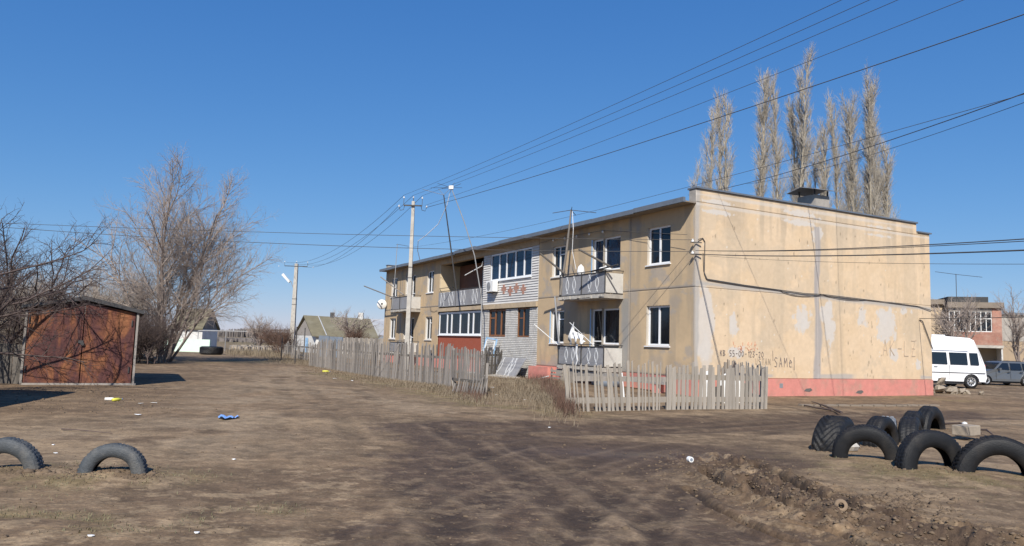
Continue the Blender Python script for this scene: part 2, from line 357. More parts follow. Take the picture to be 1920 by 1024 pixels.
def gcol(x, y):
    r = np.hypot(x, y)
    n1 = fbm(x / 3.2, y / 3.2, 51, 5); n2 = fbm(x * 1.3, y * 1.3, 52, 5, .6); n3 = fbm(x * .55 + y * .2, y * 1.6, 53, 5, .6); n4 = fbm(x * 6, y * 6, 58, 4, .6)
    c = np.zeros(np.shape(x) + (3,)) + np.array((.20, .151, .107))
    c = mixc(c, (.265, .21, .153), ss(.42, .66, n1) * .75)
    c = mixc(c, (.115, .085, .062), ss(.48, .60, n3) * .7)
    c = mixc(c, (.13, .098, .07), ss(.50, .58, n2) * .55)
    for pts, w in PALE: c = mixc(c, (.29, .238, .183), np.exp(-(dpoly(x, y, pts) / w) ** 2) * ss(.35, .6, n2) * .75)
    far = ss(45, 90, r); c = mixc(c, (.20, .165, .115), far * .8)
    c = mixc(c, (.13, .125, .06), ss(60, 200, r) * ss(.45, .6, fbm(x / 40, y / 18, 57, 3)) * .5)
    gm = 0 * x
    for pts, w in GREEN: gm = np.maximum(gm, np.exp(-(dpoly(x, y, pts) / w) ** 2))
    gm = gm * ss(.35, .62, fbm(x * 2, y * 2, 54, 4, .65)); c = mixc(c, (.19, .165, .09), gm * .65)
    wm = 0 * x
    for pts, w in WETL:
        d = dpoly(x, y, pts) + 1.5 * (fbm(x * .9, y * 1.4, 55, 6, .66) - .5) * w; wm = np.maximum(wm, 1 - ss(w * .72, w * 1.18, d))
    lump = ss(.44, .60, fbm(x * 1.1 + 3, y * 2.6, 56, 5, .65)); wm2 = wm * (1 - .45 * ss(.54, .68, n2) * (1 - np.exp(-(((x - MX) / 3.) ** 2 + ((y - MY) / 1.6) ** 2))))
    bright = 1 - np.exp(-((x - 1.5) / 4) ** 2 - ((y - 6.5) / 4.5) ** 2); c = mixc(c, (.125, .090, .065), (1 - bright) * (.45 + .5 * lump))
    c = mixc(c, (.080, .057, .043), wm2 * .95)
    for pts, tw in TRACKS:
        d = dpoly(x + .25 * (fbm(x * .7, y * .7, 66, 3) - .5), y, pts)
        fade = ss(.36, .58, fbm(x * .45, y * .45, 67, 3)); e = np.exp(-(d / tw) ** 4) * fade
        c = c * (1 - .2 * e)[..., None]; c = mixc(c, (.27, .215, .16), np.exp(-((d - 1.5 * tw) / (.35 * tw)) ** 2) * fade * .22)
    pud = np.exp(-(((x - MX) / 2.2) ** 2 + ((y - MY) / 1.6) ** 2)); clay = ss(.575, .62, fbm(x * 2.6 + y * .8, y * 3.4 - x * .5, 61, 6, .68)) * np.exp(-(r / 16) ** 2) * (1 - pud) * (1 - .6 * wm); c = mixc(c, (.30, .24, .175), clay * .85)
    fl = ss(.60, .64, fbm(x * 9, y * 9, 68, 4, .65)) * np.exp(-(r / 14) ** 2) * (1 - pud); c = mixc(c, (.28, .225, .165), fl * .55 * (1 - .5 * wm))
    rz = np.exp(-(dpoly(x, y, RZONE) / 1.1) ** 4) * ss(1.5, 3.2, x)
    c = mixc(c, (.085, .062, .047), rz * ss(.40, .56, fbm(x * 2.0 + y, y * 3.0, 63, 5, .62)) * .85)
    c = mixc(c, (.27, .215, .16), rz * ss(.56, .64, fbm(x * 2.6, y * 3.4, 64, 5, .65)) * .8)
    for pts, wd_, a_ in RUTS:
        d = dpoly(x + .10 * (fbm(x * 2.2, y * 2.2, 21, 3) - .5), y + .22 * (fbm(x * 2.2, y * 2.2, 22, 3) - .5), pts)
        c = mixc(c, (.042, .031, .025), np.exp(-(d / (wd_ * .95)) ** 4) * ss(.3, .5, fbm(x * 1.3, y * 1.3, 65, 3)) * .9)
    c = c * (.62 + .76 * n4)[..., None] * np.array((1.03, 1., .9))
    c = c * np.array((.96, .885, .81))
    w = wm2 * (.25 + .75 * np.exp(-(((x - MX - .2) / 1.6) ** 2 + ((y - MY) / .55) ** 2)))
    return c, w, gm, wm
def build_ground():
    ang = np.concatenate([np.radians(np.linspace(-39, 39, 800)), np.radians(np.linspace(40, 320, 90))[1:-1]])
    ys = np.linspace(1 / 4.6, 1 / 75., 520)
    rr = np.concatenate([[0.02, .8, 1.6, 2.4, 3.2, 3.8, 4.3], 1 / ys, [90, 120, 170, 250, 400, 700, 1300, 2600, 5500]])
    A, R = np.meshgrid(ang, rr); x = R * np.sin(A); y = R * np.cos(A)
    na, nr = len(ang), len(rr)
    z = height(x, y); c, w, gm, wm = gcol(x, y)
    v = np.stack([x, y, z], -1).reshape(-1, 3)
    i, j = np.meshgrid(np.arange(nr - 1), np.arange(na), indexing='ij'); j2 = (j + 1) % na
    f = np.stack([i * na + j, i * na + j2, (i + 1) * na + j2, (i + 1) * na + j], -1).reshape(-1, 4)[:, ::-1]
    me = arrmesh('ground', v, f, c.reshape(-1, 3), w.reshape(-1), True)
    o = link('ground', me, M['ground']); o['kind'] = 'structure'; o['label'] = 'bare brown earth with a wet mud track and deep ruts'
build_ground()

# ------------------------------------------------------------------ the two storey apartment building
B = thing('apartment_building', (CX, CY, 0), 'long two storey cream apartment building with pink plinth, balconies and graffiti on its gable wall', 'building', math.atan2(Uy, Ux))
L = 33.7; TE = 12.9; Z0, Z1, Z2, Z3 = -.35, .63, 3.72, 6.67
CREAM = (.66, .505, .34); GREY = (.40, .375, .345); PALEP = (.575, .53, .475)
def gable_col(a, b):
    n = fbm(a * 1.5, b * 1.5, 71, 5); n2 = fbm(a * 5, b * 5, 72, 4, .6); st = fbm(a * 2.2, b * .25, 73, 4)
    c = np.zeros(a.shape + (3,)) + np.array(CREAM)
    c = mixc(c, (.62, .46, .29), ss(.4, .65, n) * .5)
    c = mixc(c, (.40, .32, .235), ss(5.0, 6.7, b) * ss(.42, .62, st) * .6)
    c = mixc(c, (.46, .37, .26), ss(.52, .64, st) * .35)
    c = mixc(c, (.50, .41, .30), ss(.5, .6, fbm(a * .8, b * .8, 74, 6, .66)) * .4)
    c = c * (.93 + .14 * fbm(a * 9, b * 9, 75, 3))[..., None]
    def ell(cx, cz, rx, rz, rg=1.5, amt=.92, col=PALEP):
        nonlocal c
        d = np.hypot((a - cx) / rx, (b - cz) / rz) + rg * (fbm(a * 3.6, b * 2.6, int(77 + cx * 3), 6, .66) - .5) * 1.6
        c = mixc(c, col, (1 - ss(.82, 1.0, d)) * amt)
    for e in [(.38, 2.55, .50, 1.35, .5, .85), (5.1, 2.85, .45, .5), (5.35, 2.7, .3, .25), (6.45, 3.1, .35, .45), (6.65, 2.6, .28, .85), (8.55, 3.1, .3, .5), (9.75, 3.15, .55, .4), (10.0, 2.7, .5, .75),
              (11.2, 3.42, .35, .13), (10.4, 1.6, .3, .32), (12.0, 1.2, .2, .2), (1.75, 2.5, .22, .4), (1.95, 1.55, .35, .25), (5.2, 6.45, .7, .10), (1., 6.4, .9, .08), (9.6, 6.4, .9, .06), (.45, 1.6, .3, .8, 1., .6), (6.05, 6.1, .25, .3)]: ell(*e)
    # smeared cement over the joints
    bj = 3.93 - .0226 * a
    c = mixc(c, GREY, (1 - ss(.0, 1., np.abs(b - bj + .06) / (.05 + .17 * fbm(a * 1.2, b * .2, 81, 3)))) * .9)
    c = mixc(c, (.36, .33, .31), (1 - ss(.5, 1., np.abs(a - 6.0 + .05 * np.sin(b * 2)) / (.12 + .20 * fbm(a * .2, b * 1.3, 82, 3)))) * (b < 6.4) * .95)
    c = mixc(c, GREY, (1 - ss(.6, 1., a / (.05 + .22 * fbm(a * .3, b * 1.5, 83, 3)))) * .8)
    c = mixc(c, PALEP, (1 - ss(.4, 1., np.abs(b - 6.60) / (.01 + .11 * fbm(a * .8, b * .2, 84, 4)))) * .6)
    c = mixc(c, GREY, (1 - ss(.4, 1., np.abs(b - .73) / (.02 + .16 * fbm(a * .8, b * .2, 86, 4)))) * ss(.5, .62, fbm(a * .7, a * 0, 87, 3)) * .8)
    # rusty run marks and chips
    rs = np.random.RandomState(5)
    for k in range(85):
        cx, cz = rs.uniform(.3, 12.6), rs.uniform(.8, 6.3)
        if k < 26: cx = rs.choice([7.8, 8.5, 8.9, 9.1, 12.3, 12.45]) + rs.normal(0, .06); cz = rs.uniform(.7, 3.4) if cx < 12 else rs.uniform(2.2, 5.6)
        d = np.hypot((a - cx) / rs.uniform(.015, .035), (b - cz) / rs.uniform(.02, .09)); c = mixc(c, (.30, .23, .16), (1 - ss(.7, 1.2, d)) * .8)
    for k in range(40):
        cx, cz = rs.uniform(.3, 12.6), rs.uniform(.8, 6.5); d = np.hypot((a - cx) / .03, (b - cz) / .03); c = mixc(c, (.66, .62, .55), (1 - ss(.7, 1.2, d)) * .8)
    return c
FC = (.50, .375, .235)
def facade_col(a, b):
    n = fbm(a * 1.3, b * 1.3, 91, 5); st = fbm(a * 2.5, b * .3, 92, 4)
    c = np.zeros(a.shape + (3,)) + np.array(FC)
    c = mixc(c, (.58, .43, .265), ss(.45, .7, n) * .7)
    c = mixc(c, (.31, .26, .20), ss(.5, .66, st) * .4)
    g = ss(.60, .68, fbm(a * 1.1, b * 1.4, 93, 5, .62)); c = mixc(c, (.33, .305, .28), g * .6)
    for s0 in (3.7, L - 3.7): c = mixc(c, (.27, .24, .21), (1 - ss(.3, 1., np.abs(a - s0) / (.04 + .09 * fbm(a * .2, b * 1.3, 94, 3)))) * .8)
    c = mixc(c, (.30, .29, .27), ss(3.7, 3.8, a) * (1 - ss(4.1, 4.3, a + .25 * (fbm(a * 2, b * 2, 95, 3) - .5))) * (b < 3.5) * .9)
    c = mixc(c, (.30, .29, .27), ss(29.9, 30., a) * (1 - ss(30.2, 30.3, a)) * (b < 3.5) * .6)
    c = mixc(c, (.30, .27, .24), (1 - ss(.2, 1., np.abs(b - 3.76) / (.02 + .10 * fbm(a * 1.2, b * .2, 96, 3)))) * .8)
    c = mixc(c, GREY, (1 - ss(.6, 1., a / (.04 + .16 * fbm(a * .3, b * 1.5, 97, 3)))) * .7)
    c = mixc(c, (.28, .255, .23), (1 - ss(0, 1, (b - .6) / (.05 + .9 * fbm(a * 1.4, b * .3, 98, 4) ** 2))) * .8)
    for cx, cz in ((1.15, 3.25), (2.1, 1.15), (5.2, 5.2), (9.9, 5.1), (10.3, 2.2), (24.9, 4.3)):
        d = np.hypot((a - cx) / .4, (b - cz) / .3) + 1.4 * (fbm(a * 4, b * 4, 99, 4) - .5); c = mixc(c, (.33, .29, .25), (1 - ss(.4, 1.0, d)) * .5)
    return c
def wall_panel(name, origin, ax, out, w, h, holes, colfn, res, parent, u0=0, v0=0, reveal=.32, joint=(1, 1, 1, 1)):
    """a concrete panel with recessed edges and window openings; ax, out: building axes (0 = t, 1 = s), out sign -1"""
    def lines(n, cuts):
        l = list(np.arange(0, n, res)) + [n, .014, n - .014]
        for c in cuts: l += [c]
        l = np.unique(np.round(l, 4)); return l
    A = lines(w, [x for q in holes for x in (q[0] - u0, q[1] - u0)]); Bz = lines(h, [x for q in holes for x in (q[2] - v0, q[3] - v0)])
    a, b = np.meshgrid(A, Bz); na = len(A)
    d = np.zeros(a.shape)
    if joint[0]: d[a < 1e-6] = 1
    if joint[1]: d[a > w - 1e-6] = 1
    if joint[2]: d[b < 1e-6] = 1
    if joint[3]: d[b > h - 1e-6] = 1
    d = d * .018 - .006 * (fbm((a + u0) * 1.2, (b + v0) * 1.2, 100, 3) - .5)
    P3 = np.zeros(a.shape + (3,)); P3[..., ax] = origin[ax] + a; P3[..., out] = origin[out] + d; P3[..., 2] = origin[2] + b
    c = colfn(a + u0, b + v0)
    ca = (A[:-1] + A[1:]) / 2 + u0; cb = (Bz[:-1] + Bz[1:]) / 2 + v0
    keep = np.ones((len(Bz) - 1, na - 1), bool)
    for s0, s1, z0, z1 in holes: keep &= ~((ca[None] > s0) & (ca[None] < s1) & (cb[:, None] > z0) & (cb[:, None] < z1))
    i, j = np.nonzero(keep); f = np.stack([i * na + j, i * na + j + 1, (i + 1) * na + j + 1, (i + 1) * na + j], -1)
    v = P3.reshape(-1, 3); cc = c.reshape(-1, 3); nv = len(v); ev = []; ef = []; ec = []
    for s0, s1, z0, z1 in holes:
        q = [(s0, z0), (s1, z0), (s1, z1), (s0, z1)]
        for k in range(4):
            for dd in (-.001, reveal):
                for (ss_, zz_) in (q[k], q[(k + 1) % 4]):
                    p = [0, 0, zz_]; p[ax] = origin[ax] + ss_ - u0; p[out] = origin[out] + dd; p[2] = origin[2] + zz_ - v0; ev.append(p); ec.append((.50, .45, .38))
            n0 = nv + len(ev) - 4; ef.append((n0, n0 + 1, n0 + 3, n0 + 2))
    if ev: v = np.concatenate([v, np.array(ev)]); f = np.concatenate([f, np.array(ef)]); cc = np.concatenate([cc, np.array(ec)])
    return link(name, arrmesh(name, v, f, cc), M['paint'], parent)
# window and door openings (along the front, height)
HW = [(1.33, 2.65), (8.45, 9.58), (L - 9.58, L - 8.45), (L - 2.65, L - 1.33)]
HD = [(4.35, 6.32), (L - 6.32, L - 4.35)]
def openings(s0, s1, row):
    z = (1.68, 3.14) if row == 0 else (4.66, 6.06); zd = (.95, 3.12) if row == 0 else (3.9, 6.02)
    r = [(a, b, *z) for a, b in HW if s0 < a < s1]
    for a, b in HD:
        if s0 < a < s1:
            if a < 17: r += [(a, b - .78, z[0], zd[1]), (b - .78, b, *zd)]
            else: r += [(a, a + .78, *zd), (a + .78, b, z[0], zd[1])]
    return r
for row, (z0, z1) in enumerate(((Z1, Z2), (Z2, Z3))):
    for s0, s1 in ((0, 3.7), (3.7, 10.8), (23.1, 30.), (30., L)):
        wall_panel('facade_panel', (0, s0, z0), 1, 0, s1 - s0, z1 - z0, openings(s0, s1, row), facade_col, .06, B, s0, z0)
    for t0, t1 in ((0, 6.0), (6.0, 12.05), (12.05, TE)):
        wall_panel('gable_panel', (t0, 0, z0), 0, 1, t1 - t0, z1 - z0, [], gable_col, .032, B, t0, z0, joint=(t0 > 0, t1 < TE, 1, 1))
# back wall, far gable, floors
MB().box(TE - .3, .3, Z0, TE, L - .3, Z3).build('rear_wall', 'beige', B)
MB().box(0.01, L - .3, Z0, TE, L, Z3).build('end_wall', 'beige', B)
MB().box(.32, .35, Z2 - .12, TE - .3, L - .3, Z2 + .02).build('floor', 'interior', B)
MB().box(4.2, .35, Z1, 4.3, L - .3, Z3 - .05).build('partition', 'interior', B)
for s in (3.75, 10.85, 16.85, 23.1, 30.): MB().box(.34, s - .06, Z1, 4.2, s + .06, Z3 - .06).build('partition', 'interior', B)
# plinth
MB().box(-.02, -.03, Z0, .3, 10.8, Z1 - .004).build('plinth', 'pink', B)
MB().box(-.02, 16.9, Z0, .3, L, Z1 - .004).build('plinth', 'pink', B)
MB().box(.3, -.03, Z0, TE, .3, Z1 - .004).build('plinth', 'pink', B)
MB().box(-.45, 9.0, Z0, -.03, 10.75, .60).build('plinth_step', 'pink', B)
for t, z in ((5.42, .2), (8.28, .12)):
    MB().prism([(t - .22, z - .02), (t - .1, z + .07), (t + .14, z + .09), (t + .24, z + .02), (t + .08, z - .05)], 1, -.036, -.02).build('broken_patch', 'mortar', B)
MB().box(3.95, -.036, .3, 4.12, -.028, .46).build('vent_plate', 'steel', B)
# roof and parapets
rf = MB(); rf.box(-.5, .36, Z3 - .03, TE + .15, L - .3, Z3 + .07).build('roof', 'bitumen', B)
for k in range(12):
    s0 = .02 + k * (L - .02) / 12; s1 = s0 + (L - .02) / 12 - .012; dz = (.012, -.008, .004, 0, .01, -.006)[k % 6]
    if k == 6: dz = .03
    MB().box(-.55 - abs(dz), s0, Z3 - .07 + dz, -.46, s1, Z3 + .10 + dz).build('eave_flashing', 'darkroof', B)
MB().box(-.46, .0, Z3 - .06, -.001, L, Z3 - .012).build('soffit', 'soffit', B)
pr = wall_panel('parapet_panel', (0, 0, Z3), 0, 1, 6.0, .47, [], gable_col, .04, B, 0, Z3 - .35)
pr = wall_panel('parapet_panel', (6.0, 0, Z3), 0, 1, 6.05, .47, [], gable_col, .04, B, 6.0, Z3 - .35)
MB().box(.002, .02, Z3 + .001, 12.05, .36, Z3 + .465).build('parapet_core', 'concrete', B)
MB().box(12.052, .0, Z3 + .001, TE, .36, Z3 + .10).build('parapet_core', 'beige', B)
MB().box(-.03, -.06, Z3 + .47, 12.08, .42, Z3 + .53).build('parapet_cap', 'darkroof', B)
MB().box(12.09, -.06, Z3 + .105, TE + .1, .42, Z3 + .16).build('parapet_cap', 'darkroof', B)
MB().box(-.02, L - .36, Z3 + .08, 12.05, L + .02, Z3 + .42).build('parapet_core', 'concrete', B)
MB().box(-.06, L - .40, Z3 + .42, 12.1, L + .05, Z3 + .47).build('parapet_cap', 'darkroof', B)
v = MB().box(8.35, 2.05, Z3 + .05, 9.25, 2.95, Z3 + 1.62).build('chimney', 'concrete', B)
MB().box(8.28, 1.98, Z3 + .62, 9.32, 3.02, Z3 + .72).build('chimney_band', 'concrete', v)
m = MB()
for a, b in ((8.4, 2.1), (9.2, 2.1), (8.4, 2.9), (9.2, 2.9)): m.bar((a, b, Z3 + 1.62), (a, b, Z3 + 1.86), .05, .05)
m.build('cap_post', 'iron', v)
MB().add([(8.0, 1.75, Z3 + 1.78), (9.6, 1.75, Z3 + 1.84), (9.6, 2.5, Z3 + 2.02), (8.0, 2.5, Z3 + 1.97), (8.0, 3.25, Z3 + 1.8), (9.6, 3.25, Z3 + 1.86),
          (8.0, 1.75, Z3 + 1.76), (9.6, 1.75, Z3 + 1.82), (9.6, 2.5, Z3 + 2.0), (8.0, 2.5, Z3 + 1.95), (8.0, 3.25, Z3 + 1.78), (9.6, 3.25, Z3 + 1.84)],
         [(0, 1, 2, 3), (3, 2, 5, 4), (6, 9, 8, 7), (9, 10, 11, 8), (0, 6, 7, 1), (4, 5, 11, 10), (0, 3, 9, 6), (3, 4, 10, 9), (1, 7, 8, 2), (2, 8, 11, 5)]).build('metal_cap', 'steel', v)
# windows ------------------------------------------------------------
def window(s0, s1, z0, z1, mull=(), hor=(), m='white', t=.10, fw=.07, sill=True, glass='glass', curtain=None, parent=B, name='window', sash=True, blue=False, th=.07):
    f = MB(); e = .002
    f.box(t, s0 + e, z0 + e, t + th, s0 + fw, z1 - e).box(t, s1 - fw, z0 + e, t + th, s1 - e, z1 - e)
    f.box(t, s0 + fw, z0 + e, t + th, s1 - fw, z0 + fw).box(t, s0 + fw, z1 - fw, t + th, s1 - fw, z1 - e)
    xs = [s0] + list(mull) + [s1]
    for q in mull: f.box(t - .004, q - fw * .5, z0 + fw, t + th, q + fw * .5, z1 - fw)
    for (a, b, zz) in hor: f.box(t + .004, a + fw * .5, zz - fw * .35, t + th, b - fw * .5, zz + fw * .35)
    o = f.build(name, m, parent)
    for a, b in zip(xs[:-1], xs[1:]):
        p = MB(); p.box(t + th * .5, a + fw * .4, z0 + fw * .5, t + th * .5 + .012, b - fw * .4, z1 - fw * .5); p.build('pane', glass, o)
    if sill: MB().box(-.06, s0 - .04, z0 - .05, t + .02, s1 + .06, z0 - .012).build('sill', 'white' if m == 'white' else 'whitep', o)
    if curtain:
        for a, b in curtain:
            n = max(4, int((b - a) / .06)); c = MB(); P2 = []
            for k in range(n + 1):
                s_ = a + (b - a) * k / n; P2.append((t + .26 + .03 * math.sin(k * 2.1), s_))
            for k in range(n): c.add([(*P2[k], z0 + .1), (*P2[k + 1], z0 + .1), (*P2[k + 1], z1 - .02), (*P2[k], z1 - .02)], [(0, 1, 2, 3)])
            c.build('curtain', 'curtain', o)
    return o
for row in (0, 1):
    z = (1.68, 3.14) if row == 0 else (4.66, 6.06); zd = (.95, 3.12) if row == 0 else (3.9, 6.02)
    for k, (a, b) in enumerate(HW):
        mid = (a + b) / 2 + .04
        m_ = 'whitep' if (k == 1 or k == 2) and row == (1 if k == 1 else 0) else 'white'
        window(a, b, *z, mull=(mid,), m=m_, curtain=[(a + .08, a + .45)] if (k + row) % 2 else [(b - .4, b - .08)], hor=[(a, mid, z[1] - .4)] if k in (1, 2) else ())
    a, b = HD[0]; g = 'glass_sky' if row else 'glass'
    window(a, b - .78, z[0], zd[1], m='white', glass=g, sill=row == 0, curtain=[(b - 1.25, b - .85)])
    window(b - .78, b, *zd, m='white', hor=[(b - .78, b, zd[0] + .85)], glass=g, sill=False, name='balcony_door')
    MB().box(-.01, b + .001, zd[0], .06, b + .07, zd[1]).build('door_jamb', 'bluep', B)
    a, b = HD[1]
    window(a + .78, b, z[0], zd[1], m='white', glass='glass', sill=False, curtain=[(a + 1.3, b - .1)])
    window(a, a + .78, *zd, m='white', hor=[(a, a + .78, zd[0] + .85)], glass='glass', sill=False, name='balcony_door')
MB().box(-.012, 9.585, 1.66, .06, 9.66, 3.14).build('door_jamb', 'bluep', B)
# middle bays --------------------------------------------------------
for t0, s0, z0, t1, s1, z1, nm, mm in ((-.004, 10.83, 6.30, .3, 23.07, Z3 - .061, 'lintel', 'beige'), (-.10, 10.83, 3.37, 1.3, 16.87, 3.61, 'ledge', 'beige'), (-.10, 16.88, 3.39, 1.3, 23.07, 3.60, 'ledge', 'beige')):
    MB().box(t0, s0, z0, t1, s1, z1).build(nm, mm, B)
sw = MB().box(.03, 10.83, 3.62, .25, 11.5, 6.298).box(.03, 16.06, 3.62, .25, 16.87, 6.298).box(.03, 11.5, 3.62, .25, 16.06, 4.84).build('siding_wall', 'mortar', B)
def board(s0, s1, z): MB().add([(-.012, s0, z), (-.012, s1, z), (.022, s1, z + .115), (.022, s0, z + .115), (.035, s0, z), (.035, s1, z), (.035, s1, z + .117), (.035, s0, z + .117)],
                               [(0, 1, 2, 3), (4, 7, 6, 5), (0, 4, 5, 1), (2, 6, 7, 3), (0, 3, 7, 4), (1, 5, 6, 2)]).build('board', 'siding', sw)
for k in range(22):
    z = 3.625 + k * .1215
    if z + .12 > 6.3: break
    if z + .12 < 4.84: board(10.84, 16.87, z)
    else: board(10.84, 11.50, z); board(16.06, 16.87, z)
for sc, zc in ((14.37, 4.36), (13.65, 4.24), (13.0, 4.36), (12.28, 4.26)):
    w = .10
    MB().prism([(sc - w, zc - 3 * w / 1.2), (sc + w, zc - 3 * w / 1.2), (sc + w, zc - w * .8), (sc + 2.6 * w, zc - w * .8), (sc + 2.6 * w, zc + w * .8), (sc + w, zc + w * .8), (sc + w, zc + 2.4 * w), (sc - w, zc + 2.4 * w),
                (sc - w, zc + w * .8), (sc - 2.6 * w, zc + w * .8), (sc - 2.6 * w, zc - w * .8), (sc - w, zc - w * .8)], 0, -.014, .02).build('cross', 'redbrick', sw)
window(11.52, 16.04, 4.85, 6.28, mull=(12.34, 13.24, 14.22, 15.03), t=.04, fw=.09, glass='glass_sky', curtain=[(13.3, 14.15), (15.1, 15.95), (11.6, 12.25)])
# white brick infill
bw_ = MB()
bw_.box(.03, 10.83, -.3, .25, 11.58, 3.365).box(.03, 12.82, -.3, .25, 14.08, 3.365).box(.03, 16.02, -.3, .25, 16.87, 3.365).box(.03, 11.58, -.3, .25, 12.82, 1.93).box(.03, 14.08, -.3, .25, 16.02, 1.93)
bw_ = bw_.build('brick_wall', 'mortar', B)
bm_ = MB(); rb = random.Random(4)
for r in range(40):
    z = -.2 + r * .0885
    if z + .08 > 3.36: break
    s = 10.84 - (.13 if r % 2 else 0)
    while s < 16.86:
        a, b = max(s, 10.84), min(s + .25, 16.86); s += .263
        for (w0, w1) in ((11.58, 12.82), (14.08, 16.02)):
            if z + .04 > 1.93 and b > w0 and a < w1:
                if a < w0: b = w0
                elif b > w1: a = w1
                else: a = b
        if b - a < .03: continue
        d = rb.uniform(-.008, .008); bm_.box(.004 + d, a, z, .035, b, z + .069)
bb = bm_.build('brick', 'wbrick', bw_); bb['kind'] = 'stuff'
window(14.08, 16.02, 1.93, 3.34, mull=(14.65, 15.32), hor=[(15.32, 16.02, 2.9)], m='brownw', t=.05, fw=.10, sill=False, curtain=[(14.2, 14.6)])
window(11.58, 12.82, 1.93, 3.34, mull=(12.25,), hor=[(12.25, 12.82, 2.85)], m='brownw', t=.05, fw=.06, sill=False, curtain=[(11.66, 12.2), (12.3, 12.75)])
# glazed ground floor loggia
window(16.96, 23.0, 1.97, 3.34, mull=(18.02, 18.68, 19.82, 21.07, 21.73), t=.02, fw=.11, m='white', sill=False, curtain=[(17.0, 18.0), (18.7, 19.3), (19.9, 20.9), (21.8, 22.8)])
MB().box(.02, 16.95, Z1, .2, 23.02, 1.95).build('loggia_wall', 'redpaint', B)
MB().box(-.06, 16.93, 1.94, .02, 23.04, 1.99).build('loggia_sill', 'white', B)
MB().box(.21, 16.9, Z1, 1.3, 17.0, 3.36).box(.21, 23.0, Z1, 1.3, 23.09, 3.36).box(1.3, 16.9, Z1, 1.4, 23.09, 3.36).build('loggia_inner_wall', 'interior', B)
# open upper loggia
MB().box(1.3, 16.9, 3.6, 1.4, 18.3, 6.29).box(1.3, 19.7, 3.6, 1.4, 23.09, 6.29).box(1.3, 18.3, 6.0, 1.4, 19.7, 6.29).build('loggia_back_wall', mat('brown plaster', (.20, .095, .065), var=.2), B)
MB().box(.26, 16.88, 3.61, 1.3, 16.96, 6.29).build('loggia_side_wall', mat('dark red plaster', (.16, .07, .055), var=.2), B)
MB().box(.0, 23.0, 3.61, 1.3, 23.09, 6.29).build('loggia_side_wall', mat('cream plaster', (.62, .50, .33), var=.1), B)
window(18.3, 19.7, 3.7, 6.0, mull=(18.95,), t=1.3, sill=False, m='whitep', glass='glass', name='loggia_door')
def motif(parent, s0, z0, z1, t, wd=.11, base=0):
    m = MB(); n = 12
    for sg in (-1, 1):
        pts = []
        for k in range(n + 1):
            q = k / n - .5; x = sg * wd * math.cos(1.33 * PI * q); pts.append((t, s0 + x, z0 + (z1 - z0) * (q + .5)))
        for a, b in zip(pts[:-1], pts[1:]): m.bar(a, b, .035, .018 if sg > 0 else .022, up=(1, 0, 0))
    m.build('ring_relief', 'motif', parent)
def balcony(s0, s1, zs, zt, plain=False, floor_m='concrete', label=None, split=None):
    t = -.85
    sl = MB().box(t - .06, s0 - .02, zs - .16, -.003, s1 + .03, zs).build('balcony', floor_m, B)
    if label: sl['label'] = label
    # ragged broken slab edge
    r = random.Random(int(s0 * 7 + zs)); m = MB(); s = s0
    while s < s1:
        w = r.uniform(.08, .3); m.box(t - .07 - r.uniform(.0, .05), s, zs - r.uniform(.1, .16), t - .05, min(s + w, s1), zs - r.uniform(.0, .05)); s += w * 1.15
    m.build('slab_edge', 'conc_light', sl)
    sp_ = split or (s0 + s1) / 2
    for a, b in ((s0 + .03, sp_ - .03), (sp_ + .03, s1 - .02)):
        MB().box(t, a, zs + .05, t + .045, b, zt).build('front_panel', 'balpanel', sl)
        if not plain:
            c = (a + b) / 2
            for dx in (-.26, .26):
                motif(sl, c + dx, zs + .10, zt - .03, t - .006)
    MB().box(t, s0, zs + .05, -.01, s0 + .03, zt - .02).build('side_panel', 'balside', sl)
    MB().box(t, s1 - .02, zs + .05, -.01, s1 + .01, zt - .02).build('side_panel', 'balpanel', sl)
    m = MB()
    for s in (s0 + .0, sp_, s1): m.bar((t - .02, s, zs - .02), (t - .02, s, zt + .10), .035, .035)
    for z in (zt + .09,): m.bar((t - .02, s0, z), (t - .02, s1, z), .03, .03).bar((t - .02, s0, z), (0, s0, z), .03, .03).bar((t - .02, s1, z), (0, s1, z), .03, .03)
    m.bar((t + .01, s0, zt + .01), (t + .01, s1, zt + .01), .07, .03); m.bar((t + .0, s0, zs + .03), (t + .0, s1, zs + .03), .05, .03)
    m.build('railing', 'iron', sl)
    return sl
balcony(4.12, 7.44, 3.62, 4.46, split=5.78)
balcony(4.12, 7.44, .78, 1.56, split=5.7)
balcony(L - 7.44, L - 4.12, 3.62, 4.46, plain=True)
balcony(L - 7.44, L - 4.12, .78, 1.45, plain=True)
for k, (a, b) in enumerate(((17.0, 20.4), (20.5, 23.05))):
    q = MB().box(-.06, a, 3.68, -.01, b, 4.56).build('loggia_panel', 'balpanel', B)
    for s in ((17.75, 19.4) if k == 0 else (21.1, 22.4)):
        motif(q, s - .22, 3.72, 4.52, -.066, .13); motif(q, s + .22, 3.72, 4.52, -.066, .13)
m = MB().bar((-.04, 17.0, 4.62), (-.04, 23.0, 4.62), .04, .04).bar((-.04, 20.45, 3.6), (-.04, 20.45, 4.66), .04, .04)
m.bar((-.04, 20.9, 4.82), (-.04, 23.0, 4.82), .03, .03).bar((-.04, 20.9, 4.6), (-.04, 20.9, 4.83), .03, .03).build('loggia_rail', 'iron', B)
# supports below the near ground balcony
m = MB().box(-.86, 3.2, .36, -.70, 7.6, .60).build('beam', 'concrete', B)
MB().box(-.80, 4.1, -.3, -.5, 4.4, .36).build('support_block', 'pink', B); MB().box(-.80, 7.0, -.3, -.5, 7.3, .36).build('support_block', 'pink', B)
MB().box(-.80, 1.0, -.3, -.5, 1.3, .36).build('support_block', 'pink', B)
MB().box(-.82, .6, .36, -.55, 3.18, .52).build('beam', 'concrete', B)
